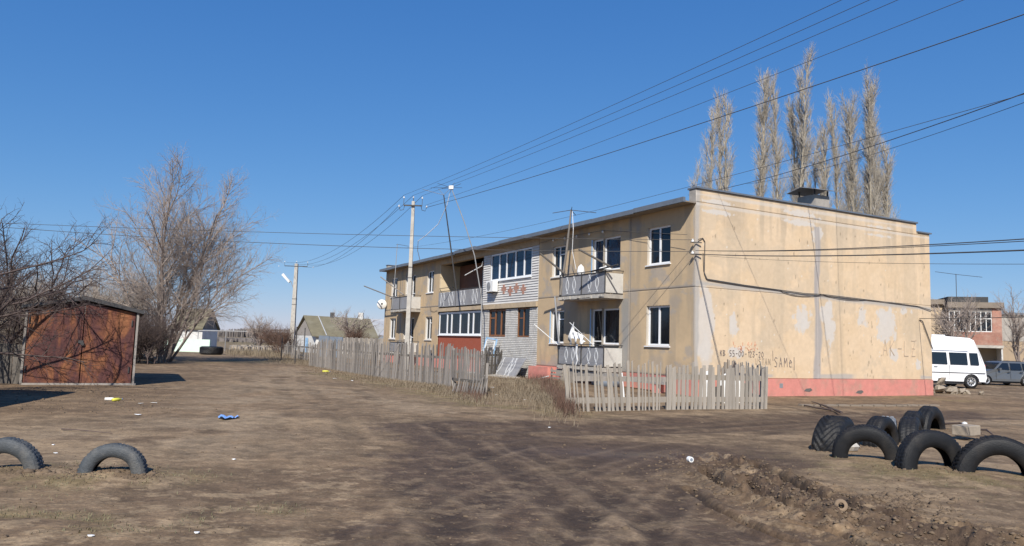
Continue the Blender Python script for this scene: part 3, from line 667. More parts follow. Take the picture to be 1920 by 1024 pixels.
# cable brackets on the corner
for z in (5.24, 4.83):
    MB().bar((-.22, .02, z), (.15, -.12, z), .04, .03).build('bracket', 'iron', B)
    MB().lathe([(0, 0), (.045, .01), (.05, .05), (.03, .07), (.045, .1), (.0, .12)], 10, 2, (-.16, -.02, z)).build('insulator', 'ceramic', B)
# wall writing --------------------------------------------------------
GL = {'k': ['0,1 0,0', '0,.4 .5,1', '.15,.55 .5,0'], 'B': ['0,0 0,1 .4,.85 .1,.5 .5,.25 0,0'], '5': ['.5,1 .05,1 .05,.55 .45,.5 .45,.1 0,0'], '0': ['.25,1 0,.7 0,.3 .25,0 .5,.3 .5,.7 .25,1'],
      '-': ['.05,.5 .5,.5'], '1': ['.1,.75 .3,1 .3,0'], '2': ['0,.8 .25,1 .5,.75 .05,0 .5,0'], '3': ['0,1 .5,.95 .2,.55 .5,.3 .3,0 0,.1'], 'S': ['.5,.9 .2,1 0,.75 .45,.35 .3,0 0,.1'], 'A': ['0,0 .25,1 .5,0', '.1,.35 .4,.35'],
      'M': ['0,0 .05,1 .25,.4 .5,1 .55,0'], 'e': ['.05,.4 .5,.5 .3,.75 .05,.5 .1,.05 .5,.05'], 'l': ['.1,1.1 .12,-.3'], 'U': ['0,1 .05,.1 .4,.1 .5,1'], 'T': ['0,1 .6,1', '.3,1 .3,0'], 'N': ['0,0 0,1 .5,0 .5,1'],
      'K': ['0,1 0,0', '.5,1 0,.5 .5,0'], 'L': ['0,1 0,0 .5,.02'], '/': ['.3,1.1 .25,0'], ' ': [], 'Z': ['0,1 .5,1 .05,0 .5,0', '.1,.5 .45,.5']}
def write(txt, t, z, h, m, lab, w=.022, slant=0, jit=.02):
    mb = MB(); r = random.Random(len(txt)); x = t
    for ch in txt:
        for st in GL[ch]:
            pts = [tuple(map(float, q.split(','))) for q in st.split()]
            pts = [(x + a * h * .85 + r.uniform(-jit, jit) * h, -.0105, z + b * h + (x - t) * slant + r.uniform(-jit, jit) * h) for a, b in pts]
            for a, b in zip(pts[:-1], pts[1:]): mb.bar(a, b, .008, w, up=(0, 1, 0)) if False else mb.bar(a, b, w, .007, up=(0, 1, 0))
        x += h * (.72 if ch not in '1l/' else .45)
    o = mb.build('graffiti', m, B); o['label'] = lab
write('kB 55-00-123-20', 1.12, 1.40, .20, 'ink', 'dark phone number scrawled low on the gable wall', .02, -.012)
write('USTAN', 2.78, 1.12, .22, 'inkfaint', 'faded word just above the end of the picket fence', .025)
write('SAMel', 3.72, 1.05, .34, 'ink', 'dark scrawled tag beyond the end of the picket fence', .022)
write('l', 3.62, 1.35, .25, 'ink', 'short dark upright stroke', .016)
write('AK-LZ', 9.75, 1.58, .62, 'inkpale', 'large faded letters near the far end of the gable wall', .035)
mb = MB(); r = random.Random(3)
for k in range(26):
    a = r.uniform(1.7, 2.9); b = r.uniform(1.62, 1.82); mb.bar((a, -.0105, b), (a + r.uniform(-.1, .12), -.0105, b + r.uniform(-.12, .12)), .02, .006, up=(0, 1, 0))
mb.build('graffiti', 'inkred', B)['label'] = 'orange scrawl above the phone number'
# cables fixed to the walls
def along(pts, n=6, sag=0.):
    out = []
    for a, b in zip(pts[:-1], pts[1:]):
        for k in range(n):
            q = k / n; out.append(tuple(a[i] + (b[i] - a[i]) * q - (sag * 4 * q * (1 - q) if i == 2 else 0) for i in range(3)))
    return out + [tuple(pts[-1])]
MB().tube(along([(.05, -.06, 5.35), (.28, -.03, 5.42), (.38, -.03, 5.3), (.36, -.03, 4.2), (.45, -.03, 4.02), (2.2, -.03, 3.92), (5.2, -.04, 3.80), (6.2, -.04, 3.82), (9.5, -.03, 3.74), (12.0, -.03, 3.66), (12.9, -.05, 3.52)]), .015, 6).build('wall_cable', 'wire', B)
MB().tube(along([(.30, -.03, 4.9), (.33, -.03, 4.3), (.5, -.04, 4.0), (4.0, -.03, 3.84), (4.7, -.03, 3.70), (5.6, -.03, 3.72), (6.2, -.03, 3.82), (7.6, -.03, 3.70), (8.8, -.03, 3.76)], sag=.02), .012, 6).build('wall_cable', 'wire', B)
MB().tube(along([(12.1, -.03, 3.1), (12.25, -.05, 3.05), (12.9, -.05, 1.9)]), .02, 6).build('wall_cable', 'wire', B)

# --------------------------------------------------- things on and by the building
def at(t, s, z): return Vector(bw(t, s, z))
T = thing('air_conditioner', at(0, 15.4, 4.25), 'white air conditioner unit hung on the boarded wall below the long upstairs window', 'air conditioner', math.atan2(Uy, Ux))
bevel(MB().box(-.34, -.42, 0, -.04, .42, .58).build('casing', 'whitep', T), .02)
f = MB().lathe([(.0, -.35), (.08, -.352), (.1, -.345), (.2, -.345), (.22, -.352), (.235, -.34)], 20, 0, (0, .08, .29)); f.build('fan_grille', 'steel', T)
MB().box(-.3, -.35, -.05, .02, -.3, -.001).box(-.3, .3, -.05, .02, .35, -.001).build('bracket', 'iron', T)
def dish(loc, ang, R, label):
    T = thing('satellite_dish', loc, label, 'satellite dish', ang)
    prof = [(R * k / 6, .10 * (k / 6) ** 2) for k in range(7)] + [(R * (6 - k) / 6, .10 * ((6 - k) / 6) ** 2 + .012) for k in range(7)]
    MB().lathe(prof, 24, 1, (0, -.25, 0)).build('reflector', 'whitep', T, True)
    MB().bar((0, -.2, -R * .9), (0, -.62, -.02), .02, .02).build('feed_arm', 'steel', T)
    MB().box(-.05, -.70, -.06, .05, -.60, .06).build('receiver', 'black', T)
    MB().box(-.06, -.26, .06, .06, -.256, .12).build('emblem', 'black', T)
    MB().bar((0, -.14, 0), (0, .12, 0), .04, .04).build('mount', 'steel', T)
sdp = dep(716, 571, 54.6); 
dish((sdp[0], sdp[1], sdp[2]), math.radians(10), .36, 'white satellite dish on the far end corner of the building')
T = thing('window_frame', at(-.55, 14.9, .9), 'loose blue and white window frame propped behind the short picket row', 'window frame', math.atan2(Uy, Ux) + .1)
MB().bar((0, -.75, .0), (.25, -.75, 1.1), .09, .07).bar((0, .6, .1), (.25, .6, 1.15), .09, .07).bar((.25, -.78, 1.08), (.28, .65, 1.2), .09, .07).build('outer_frame', 'bluep', T)
MB().bar((-.06, -.6, .0), (.18, -.6, .95), .07, .05).bar((-.06, .45, .1), (.18, .45, 1.0), .07, .05).bar((.17, -.62, .95), (.2, .5, 1.02), .07, .05).build('inner_frame', 'whitep', T)
T.scale = (.75, .75, .8)
T = thing('patterned_panel', at(-.75, 12.8, 0), 'spare grey balcony panel with white rings leaning against the white brick wall', 'panel', math.atan2(Uy, Ux))
ms = MB(); ms.add([(-.1, -1.45, .02), (-.1, 1.55, .02), (.42, 1.45, .92), (.42, -1.6, .92), (-.06, -1.45, 0), (-.06, 1.55, 0), (.46, 1.45, .90), (.46, -1.6, .90)], [(0, 1, 2, 3), (4, 7, 6, 5), (0, 4, 5, 1), (1, 5, 6, 2), (2, 6, 7, 3), (3, 7, 4, 0)]).build('slab', 'balpanel', T)
for sc in (-.75, -.4, .55, .9):
    m = MB()
    for sg in (-1, 1):
        pts = [(-.108 + .52 * (q + .5), sc + sg * .14 * math.cos(1.33 * PI * q), .04 + .86 * (q + .5)) for q in [k / 12 - .5 for k in range(13)]]
        for a, b in zip(pts[:-1], pts[1:]): m.bar(a, b, .04, .02, up=(1, 0, -.55))
    m.build('ring_relief', 'motif', T)
for k in range(4):
    o = at(-1.15, 11.5 + k * 1.25, -.02); mb = MB().box(-.35, -.6, 0, .35, .6, .09)
    x = mb.build('paving_slab', 'conc_light'); x.location = o; x.rotation_euler = (0, 0, math.atan2(Uy, Ux)); tag(x, ('concrete slab under the right end of the leaning patterned panel', 'concrete slab under the middle of the leaning patterned panel', 'concrete slab at the left foot of the leaning patterned panel', 'concrete slab left of the leaning patterned panel, by the short picket row')[k], 'paving slab', 'slabs along the foot of the brick wall')
def pole(name, pts, r, m, label, cat, r1=None, group=None): return centred(MB().tube(pts, r, 8, r1), name, m, label, cat, group)
pole('prop_pole', [at(-1.6, 7.94, 5.47), at(-.8, 7.15, 4.58)], .042, 'darkwood', 'wooden pole jutting up left from the left corner of the near upper balcony', 'pole')
pole('prop_pole', [at(-1.8, 4.6, 5.31), at(-.8, 3.75, 4.60)], .042, 'darkwood', 'wooden pole jutting out over the middle of the near upper balcony', 'pole')
pole('prop_pole', [at(-1.0, 4.9, 4.52), at(-.95, 3.2, 4.66)], .035, 'iron', 'dark pole lying along the right part of the near upper balcony rail', 'pole')
pole('prop_pole', [at(-1.5, 8.45, 2.45), at(-.9, 7.4, 1.6)], .015, 'whitep', 'thin white pole jutting up left from the near ground balcony', 'pole')
pole('prop_pole', [at(-1.5, 5.6, 2.5), at(-.9, 4.75, 1.62)], .015, 'whitep', 'thin white pole above the middle of the near ground balcony', 'pole')
pole('prop_pole', [at(-.95, 7.7, 3.65), at(-.95, 7.25, 1.6)], .04, 'steel', 'grey steel pole joining the near ground balcony to the one above', 'pole')
pole('prop_pole', [at(-1.5, 34.2, 5.5), at(-.8, 29.8, 4.55)], .04, 'oldwood', 'wooden pole jutting left from the far upper balcony', 'pole')
pole('prop_pole', [at(-1.6, 30.0, 5.9), at(-.8, 27.4, 4.6)], .04, 'oldwood', 'wooden pole leaning over the far upper balcony behind the utility pole', 'pole')
pole('prop_pole', [at(-.5, 18.2, 5.3), at(-.1, 16.9, 5.75), at(-.1, 16.8, 6.0)], .025, 'whitep', 'bent white pipe at the right edge of the open upper loggia', 'pipe')
T = thing('laundry', at(-.6, 6.4, 1.6), 'white cloth hung over a frame on the near ground balcony', 'laundry', math.atan2(Uy, Ux))
r = random.Random(8); m = MB(); nx, nz = 14, 9
top = [0.3, .55, .95, 1.15, .85, .7, .68, .62, .58, .6, .66, .55, .5, .4, .3]
lo = [0., .02, .1, .3, .35, .3, .1, .02, .15, .35, .3, .1, .0, .05, .1]
for i in range(nx + 1):
    for k in range(nz + 1):
        q = k / nz; m.v.append((-.05 + .09 * math.sin(i * 1.3 + k * .5) + r.uniform(-.02, .02), .7 - 1.35 * i / nx + .04 * math.sin(k), lo[i] + (top[i] - lo[i]) * q))
for i in range(nx):
    for k in range(nz): a = i * (nz + 1) + k; m.f.append((a, a + 1, a + nz + 2, a + nz + 1))
o = m.build('cloth', 'cloth', T, True); so_ = o.modifiers.new('solid', 'SOLIDIFY'); so_.thickness = .01
T.scale = (.8, .8, .85)
MB().bar((0, .75, 0), (0, .72, .5), .03, .03).bar((0, -.6, 0), (0, -.6, .62), .03, .03).bar((0, -.62, .6), (0, .7, .5), .03, .03).build('drying_rack', 'oldwood', T)
c = MB(); c.v = []; 
for k, (s, z) in enumerate(((5.9, 1.65), (5.95, 1.3), (5.86, 1.0), (5.98, .8))): c.v += [tuple(at(-.90, s, z)), tuple(at(-.91, s + .12 - .02 * k, z))]
c.f = [(0, 1, 3, 2), (2, 3, 5, 4), (4, 5, 7, 6)]; o = centred(c, 'cloth_strip', 'cloth', 'narrow white rag hanging down the front of the near ground balcony', 'rag'); o.modifiers.new('solid', 'SOLIDIFY').thickness = .01
for (s, z, w, h, lab) in ((6.25, 4.5, .3, .5, 'white upright cloth bundle standing on the near upper balcony'), (3.95, 4.55, .55, .22, 'white bag lying on the right end of the near upper balcony')):
    m = MB(); m.lathe([(0, 0), (w * .5, .02), (w * .55, h * .4), (w * .38, h * .8), (0, h)], 10); o = m.build('cloth_bundle', 'cloth', None, True); o.location = at(-.6, s if s > 4 else 4.5, z - .05); tag(o, lab, 'cloth')
# antennas
def antenna(base, top, label, arms, m='oldwood', r=.045, cat='antenna'):
    b, t = Vector(base), Vector(top)
    T = thing('antenna_mast', b, label, cat)
    MB().tube([(0, 0, 0), tuple((t - b) * .5 + Vector((.03, 0, 0))), tuple(t - b)], r, 7, r * .7).build('mast', m, T)
    a = MB()
    for (p, q) in arms: a.tube([tuple(t - b + Vector(p)), tuple(t - b + Vector(q))], .014, 5)
    a.build('antenna_arm', 'iron', T); return T
pb = at(-.9, 7.35, 3.7); pt = Vector(dep(1071, 394, 31.2))
antenna(pb, pt, 'leaning wooden antenna mast rising from the near upper balcony', [((-.78, .2, -.12), (0, 0, 0)), ((0, 0, 0), (1.05, -.2, -.12)), ((-.02, 0, .02), (.22, .3, -.16)), ((0, 0, -.04), (0, -.4, .06))], 'oldwood', .055)
MB_ = MB().tube(along([tuple(pt + Vector((.05, 0, -.05))), tuple(Vector(dep(1075, 430, 31.1))), tuple(Vector(dep(1073, 470, 31.3))), tuple(Vector(dep(1080, 505, 31.4)))]), .013, 5)
centred(MB_, 'antenna_cable', 'whitewire', 'white cable hanging from the near balcony antenna', 'cable')
pt1 = Vector(dep(846, 352, 38.5)); pb1 = Vector(dep(903, 655, 38.8))
m1 = [pb1, Vector(dep(903, 560, 38.8)), Vector(dep(890, 480, 38.7)), Vector(dep(870, 415, 38.6)), pt1]
T = thing('antenna_mast', pb1, 'tall thin bent antenna mast with white box on top, by the white brick wall', 'antenna')
MB().tube([tuple(p - pb1) for p in m1], .035, 7, .022).build('mast', 'steel', T)
MB().box(-.12, -.08, -.08, .12, .08, .10).build('amplifier', 'whitep', T).location = pt1 - pb1
a = MB()
for q in ((-.75, .2, .25), (.5, .1, .25), (-.5, .1, -.05), (.6, -.3, -.05), (.15, .1, .3), (-1.1, .2, .0)): a.tube([tuple(pt1 - pb1), tuple(pt1 - pb1 + Vector(q))], .01, 4)
a.build('antenna_arm', 'iron', T)
pt2 = Vector(dep(832, 366, 40.5)); pb2 = Vector(dep(856, 545, 41.3))
T = thing('antenna_mast', pb2, 'dark antenna mast rising from the open upper loggia', 'antenna')
MB().tube([(0, 0, 0), tuple(Vector(dep(846, 470, 41)) - pb2), tuple(pt2 - pb2)], .05, 7, .03).build('mast', 'iron', T)
a = MB()
for q in ((-.3, 0, .35), (.3, 0, .35), (-1.2, 0, .3)): a.tube([tuple(pt2 - pb2), tuple(pt2 - pb2 + Vector(q))], .012, 4)
a.build('antenna_arm', 'steel', T)
centred(MB().tube([tuple(pt1), Vector(dep(838, 385, 39)), Vector(dep(822, 420, 40)), Vector(dep(797, 443, 41)), Vector(dep(784, 452, 42)), Vector(dep(783, 470, 43)), Vector(dep(788, 490, 44))], .018, 5), 'antenna_cable', 'whitewire', 'white cable sweeping from the tall bent mast towards the utility pole', 'cable')
pb3 = at(-.9, 29.4, 3.7); pt3 = Vector(dep(745, 458, pb3.y))
antenna(pb3, pt3, 'rusty antenna mast standing on the far upper balcony', [((0, 0, 0), (.8, 0, -.12)), ((0, 0, 0), (-.1, .3, 0))], 'steel', .03)

# bulbs strung over the near balcony
bul = [at(-.12, 9.35 - k * .98, 6.33 - .02 * k) for k in range(5)]
T = thing('festoon_string', bul[2], 'string of small white bulbs above the near upper balcony', 'light string')
MB().tube([tuple(at(-.05, 10.7, 6.35) - bul[2])] + [tuple(p - bul[2] + Vector((0, 0, .06))) for p in bul] + [tuple(at(-.3, .1, 5.5) - bul[2])], .008, 4).build('cord', 'wire', T)
bmsh = MB().lathe([(0, -.05), (.035, -.04), (.045, 0), (.03, .04), (0, .06)], 8).mesh('bulb', True)
for p in bul: link('bulb', bmsh, M['ceramic'], T).location = p - bul[2]

# ------------------------------------------------------------------ utility poles and wires
def utility_pole(x, y, h, label, arm=.42, lamp=False, w=.18, hook=True):
    T = thing('utility_pole', (x, y, H1(x, y) - .1), label, 'utility pole')
    MB().add([(-w * .6, -w * .55, 0), (w * .6, -w * .55, 0), (w * .6, w * .55, 0), (-w * .6, w * .55, 0), (-w * .36, -w * .36, h), (w * .36, -w * .36, h), (w * .36, w * .36, h), (-w * .36, w * .36, h)],
             [(0, 3, 2, 1), (4, 5, 6, 7), (0, 1, 5, 4), (1, 2, 6, 5), (2, 3, 7, 6), (3, 0, 4, 7)]).build('shaft', 'conc_light', T)
    m = MB().bar((-arm, -.12, h - .22), (arm, -.12, h - .22), .05, .06)
    for s in (-1, 1):
        m.bar((s * arm, -.12, h - .22), (s * arm, -.12, h + .10), .02, .02)
        if hook: m.tube([(s * arm * .9, -.12, h - .24), (s * arm * 1.0, -.12, h - .42), (s * arm * 1.35, -.12, h - .46), (s * arm * 1.5, -.12, h - .3)], .014, 5)
    m.bar((0, 0, h - .05), (0, 0, h + .14), .03, .03)
    for z in (h * .62, h * .56): m.box(-w * .5, -w * .5, z, w * .5, w * .5, z + .03)
    m.build('crossarm', 'iron', T)
    ins = MB().lathe([(0, 0), (.035, .01), (.04, .04), (.02, .06), (.035, .08), (0, .1)], 8).mesh('insulator')
    for q in ((-arm, -.12, h + .10), (arm, -.12, h + .10), (0, 0, h + .14), (-arm * 1.5, -.12, h - .3), (arm * 1.5, -.12, h - .3)): link('insulator', ins, M['ceramic'], T).location = q
    if lamp:
        MB().tube([(-.1, -.1, h - 2.1), (-.35, -.1, h - 1.5), (-1.0, -.1, h - 1.0)], .03, 6).build('lamp_bracket', 'steel', T)
        MB().prism([(-1.15, h - .98), (-1.0, h - .84), (-.42, h - 1.5), (-.52, h - 1.62)], 1, -.2, .02).build('lamp_head', 'whitep', T)
    return T
PX, PY = -4.62, 33.5
utility_pole(PX, PY, 8.05, 'concrete utility pole with hooked crossarm in front of the long apartment building')
FX, FY = gnd(546, 668)
utility_pole(FX, FY, 7.75, 'distant concrete utility pole with a white lamp head left of the building', arm=.95, lamp=True, w=.34, hook=False)
def wire(name, a, b, sag, r, label, n=24, m='wire', cat='wire', group=None):
    a, b = Vector(a), Vector(b); pts = []
    for k in range(n + 1):
        q = k / n; p = a.lerp(b, q); p.z -= 4 * sag * q * (1 - q); pts.append(tuple(p))
    return centred(MB().tube(pts, r * .62, 5), name, m, label, cat, group)
tops = [(-.42, 8.2), (0, 8.2), (.42, 8.2), (.55, 7.75), (-.55, 7.75)]
exits = [(1590, 0), (1635, 0), (1680, 0), (1757, 0), (1900, 0)]
order = ['uppermost', 'second from the top', 'third from the top', 'fourth from the top', 'lowest and thickest']
for k, ((dx, z), (ex, ey)) in enumerate(zip(tops, exits)):
    a = Vector((PX + (dx if k < 4 else .6), PY - .12, z - (.0 if k < 4 else .1))); d = ray(ex, ey); kk = 6.15 / d[2]; e = Vector((d[0] * kk, d[1] * kk, HC + d[2] * kk - .05 * k))
    b = a + (e - a) * 1.45; b.z = e.z + .15
    wire('overhead_wire', a, b, .22 if k < 4 else .3, .009 if k < 4 else .016, 'thin wire climbing right from the near utility pole, %s' % order[k] if k < 4 else 'thick wire climbing right from the near utility pole, lowest of five', group='five wires climbing from the near pole')
for k, (dx, z, ez) in enumerate(((-.42, 8.2, 7.75), (.0, 8.2, 7.6), (-.6, 7.75, 7.45), (.42, 8.2, 7.6))):
    wire('overhead_wire', (PX + dx, PY - .12, z), (FX + (-.9, -.3, .3, .9)[k], FY, ez), 1.0, .014, 'thin wire between the two utility poles, %s' % ('the leftmost at the near pole', 'the middle one', 'the lowest at the near pole', 'the right one at the near pole')[k], group='wires between the two utility poles')
LP = Vector(dep(-70, 420, 27.5))
wire('overhead_wire', at(-.16, -.02, 5.32), LP + Vector((0, 0, .1)), .12, .014, 'upper of the two long wires crossing the facade towards the left trees')
wire('overhead_wire', at(-.16, -.02, 4.92), LP, .28, .016, 'lower of the two long wires crossing the facade towards the left trees')
T = thing('utility_pole', (LP.x - .1, LP.y, 0), 'timber pole just outside the left edge', 'utility pole'); MB().tube([(0, 0, 0), (0, 0, LP.z + .4)], .1, 8, .08).build('shaft', 'oldwood', T)
for k, (x, y, Y, z0, r_, lab) in enumerate(((1920, 437, 12, 5.3, .016, 'upper dark cable running right from the building corner'), (1920, 441, 12, 5.0, .012, 'thin cable just below the upper one running right from the corner'), (1920, 458, 12, 4.88, .022, 'thick cable running right from the building corner'), (1920, 484, 12, 4.85, .007, 'very thin wire below the thick cable right of the corner'))):
    a = at(-.1, -.1, z0 - .05 if k else 4.95); e = Vector(dep(x, y, Y)); b = a + (e - a) * 1.3; wire('overhead_wire', a, b, .14, r_, lab)
e = Vector(dep(1920, 593, 24)); a = at(12.05, -.05, 3.15); wire('overhead_wire', a, a + (e - a) * 1.5, .03, .022, 'cable leaving the far end of the gable wall to the right')
for k, ((x, y), (x2, y2), lab) in enumerate((((1920, 130), (760, 465), 'thin wire passing behind the roof, uppermost at the right'), ((1920, 146), (1290, 366), 'dark wire passing in front of the poplars, middle one'), ((1920, 163), (1400, 345), 'thin wire passing in front of the poplars, lowest at the right'))):
    a = Vector(dep(x, y, 16)); b = Vector(dep(x2, y2, (60, 44, 44)[k])); a2 = a + (a - b) * .3; wire('overhead_wire', a2, b, .5 if k else .8, (.012, .02, .012)[k], lab)

# ------------------------------------------------------------------ fences
def picket_protos(n, w, th, seed, ws=.25):
    r = random.Random(seed); out = []
    for k in range(n):
        w_ = w * r.uniform(1 - ws, 1 + ws); l = .02 * r.uniform(-1, 1); b = r.uniform(-.012, .012); tp = r.uniform(.0, .03)
        v = []
        for z, dx, sc in ((0, 0, 1), (.5, b, 1), (1, l, r.uniform(.75, 1))):
            for x, y in ((-w_ / 2, -th / 2), (w_ / 2, -th / 2), (w_ / 2, th / 2), (-w_ / 2, th / 2)): v.append((x * sc + dx, y, z + (tp * (1 if x > 0 else -1) if z == 1 else 0)))
        f = [(0, 3, 2, 1), (8, 9, 10, 11)]
        for q in (0, 4):
            for i in range(4): f.append((q + i, q + (i + 1) % 4, q + 4 + (i + 1) % 4, q + 4 + i))
        out.append(MB().add(v, f).mesh('picket'))
    return out
def fence(label, pts, pitch, w, mt, hfun, seed, lean=.04, rails=(.35, .8), rmat='oldwood', postgap=2.6, gapfun=None, zoff=0, th=.02, railw=.09, gs=.35):
    r = random.Random(seed); p0 = pts[0]
    T = thing('picket_fence', (p0[0], p0[1], 0), label, 'fence')
    pr = picket_protos(9, w, th, seed, .34)
    tot = 0; seg = []
    for a, b in zip(pts[:-1], pts[1:]):
        d = math.hypot(b[0] - a[0], b[1] - a[1]); seg.append((tot, d, a, b)); tot += d
    def at_(q):
        for t0, d, a, b in seg:
            if q <= t0 + d or (t0, d, a, b) == seg[-1]:
                u = (q - t0) / d; return a[0] + (b[0] - a[0]) * u, a[1] + (b[1] - a[1]) * u, math.atan2(b[1] - a[1], b[0] - a[0])
    q = 0; cnt = 0
    while q < tot:
        x, y, an = at_(q)
        if not (gapfun and gapfun(q / tot, r)):
            o = link('picket', pr[r.randrange(9)], M[mt], T); h, ln, z = hfun(q / tot, r)
            nx, ny = math.sin(an), -math.cos(an); off = r.uniform(0, .012)
            o.location = (x - p0[0] + nx * off, y - p0[1] + ny * off, H1(x, y) + z)
            o.rotation_euler = (r.uniform(-.03, .03), ln + r.gauss(0, lean), an); o.scale = (r.uniform(.8, 1.25), 1, h); cnt += 1
        q += pitch * r.uniform(1 - gs, 1 + gs)
    for t0, d, a, b in seg:
        an = math.atan2(b[1] - a[1], b[0] - a[0]); nx, ny = -math.sin(an) * .03, math.cos(an) * .03
        for hz in rails:
            MB().bar((a[0] - p0[0] + nx, a[1] - p0[1] + ny, H1(*a) + hz), (b[0] - p0[0] + nx, b[1] - p0[1] + ny, H1(*b) + hz), .03, railw).build('rail', rmat, T)
        k = max(1, round(d / postgap))
        for i in range(k + 1):
            x = a[0] + (b[0] - a[0]) * i / k; y = a[1] + (b[1] - a[1]) * i / k
            MB().bar((x - p0[0] + nx * 3, y - p0[1] + ny * 3, -.2), (x - p0[0] + nx * 3 + r.uniform(-.04, .04), y - p0[1] + ny * 3, hfun(i / k, r)[0] * .95), .08, .08).build('post', rmat, T)
    return T, cnt
A1 = gnd(580, 686); A2 = gnd(700, 706); A3 = gnd(800, 720); A4 = gnd(845, 728); A5 = gnd(905, 741)
def h1(q, r):
    h = 1.15 + .35 * ss(0, .16, q) - .02 * q; return float(h * r.uniform(.93, 1.05)), float(.10 * math.sin(q * 37) * math.sin(q * 11) + .02), -.03
T1, c1_ = fence('long weathered grey picket fence before the left half of the apartment building', [A1, A2, A3, A4], (.12), .09, 'oldwood', h1, 11, .048, rails=(.4, 1.0), gs=.2)
def h2(q, r): return 1.02 * r.uniform(.92, 1.06), -.02, .34 - .02 * q
T2, c2_ = fence('gappy grey picket section at the right end of the long fence', [A4, A5], .115, .075, 'oldwood', h2, 12, .05, rails=(.55, 1.15), gapfun=lambda q, r: r.random() < .1, gs=.3)
G1 = gnd(848, 738); G2 = gnd(903, 746)
fence('low broken picket panel hanging at the foot of the fence end', [G1, G2], .10, .05, 'oldwood', lambda q, r: (.45 * r.uniform(.7, 1.1) + .2 * q, .35, -.03), 13, .08, rails=(.42,), postgap=9, rmat='darkwood')
J1 = (-.75, 22.9); J2 = (-.45, 34.0)
def h3(q, r): return 1.25 * r.uniform(.85, 1.1), 0, .0
fence('side picket fence running from the fence corner back to the brick wall', [(-1.2, 35.5), (-.35, 37.2)], .13, .10, 'darkwood', lambda q, r: (1.35 * r.uniform(.85, 1.08), 0, .0), 14, .05, rails=(.5, 1.0), rmat='darkwood')
B1 = gnd(1066, 773); B2 = gnd(1255, 771); B3 = gnd(1437, 767)
def hb(q, r): return 1.16 * r.uniform(.90, 1.07) + .02 * q, -.13 + .14 * q, -.01
T3, c3_ = fence('thin slatted half of the picket fence before the near balconies', [B1, B2], .112, .05, 'palewood', hb, 15, .035, rails=(.26,), rmat='palewood', railw=.14, gapfun=lambda q, r: r.random() < .08)
MB().bar((.1, .12, .80), (B2[0] - B1[0], B2[1] - B1[1] + .05, .80), .03, .12).build('rail', 'oldwood', T3)
def hb2(q, r): return 1.17 * r.uniform(.93, 1.05), .01, -.01
T4, c4_ = fence('wide boarded half of the picket fence before the gable corner', [B2, B3], .150, .105, 'palewood', hb2, 16, .012, rails=(.26, .84), rmat='palewood', railw=.14, gs=.15)
WT = bw(1.25, 0, 0); fence('short return fence from the picket fence end to the gable wall', [B3, (WT[0] + .1, WT[1] - .2)], .17, .09, 'palewood', lambda q, r: (1.2 * r.uniform(.93, 1.07), 0, 0), 17, .02, rails=(.3, .85), rmat='oldwood')

# yard clutter behind the near fence
def put(mb, name, m, x, y, z, rz, label, cat, group=None, smooth=False):
    o = mb.build(name, m, None, smooth); o.location = (x, y, z); o.rotation_euler = (0, 0, rz); return tag(o, label, cat, group)
T = thing('crate', at(-1.35, 6.3, .05), 'pale slatted wooden crate under the near ground balcony', 'crate', math.atan2(Uy, Ux))
for k in range(4): MB().box(-.3, -.45, .04 + k * .14, -.27, .45, .12 + k * .14).build('slat', 'palewood', T)
MB().box(-.26, -.45, 0, -.22, -.40, .6).box(-.26, .40, 0, -.22, .45, .6).box(.2, -.45, 0, .24, .45, .5).build('crate_frame', 'palewood', T)
bx = gnd(1192, 735); 
o = put(MB().lathe([(0, 0), (.42, .0), (.55, .18), (.6, .4), (.56, .4), (.5, .18), (.38, .05), (0, .04)], 20), 'basin', 'bluegrey', *at(-1.5, 3.0, .08), .3, 'blue grey tub behind the picket fence under the near balcony', 'tub', smooth=True)
o = put(MB().lathe([(0, .42), (.2, .5), (.34, .52), (.36, .44), (.2, .38), (0, .36)], 16), 'bowl', 'ceramic', *at(-1.9, 3.0, -.02), 0, 'white bowl beside the blue grey tub behind the fence', 'bowl', smooth=True)
p = Vector((*gnd(1170, 748), 0)); pole('prop_pole', [p, p + Vector((-.08, 0.02, .8))], .028, 'whitep', 'short white post just behind the near picket fence', 'post')
p = at(-1.6, 8.4, .05); pole('prop_pole', [p, p + Vector((.75, -.1, .22))], .02, 'whitep', 'white stick lying low behind the left end of the picket fence', 'stick')
rj = random.Random(6)
for k in range(6):
    x = 6.0 + k * .24; y = 22.2 + rj.uniform(-.3, .9)
    m = MB(); hh = rj.uniform(.55, 1.05); m.add([(-.12, 0, 0), (.12, .03, 0), (.14, .05, hh), (-.1, .02, hh * .9), (-.12, .04, 0), (.12, .07, 0), (.14, .09, hh), (-.1, .06, hh * .9)], [(0, 1, 2, 3), (4, 7, 6, 5), (0, 4, 5, 1), (2, 6, 7, 3), (0, 3, 7, 4), (1, 5, 6, 2)])
    put(m, 'board', 'whitep' if k % 2 == 0 else 'darkwood', x, y, 0, rj.uniform(-.4, .4), ('white board propped upright behind the boarded fence, leftmost of six', 'dark board leaning behind the boarded fence, left of the middle', 'white board behind the boarded fence, third from the left', 'dark board behind the boarded fence, third from the right', 'white board behind the fence end, second from the right', 'dark board propped behind the very end of the fence')[k], 'board', 'boards stored behind the fence end')

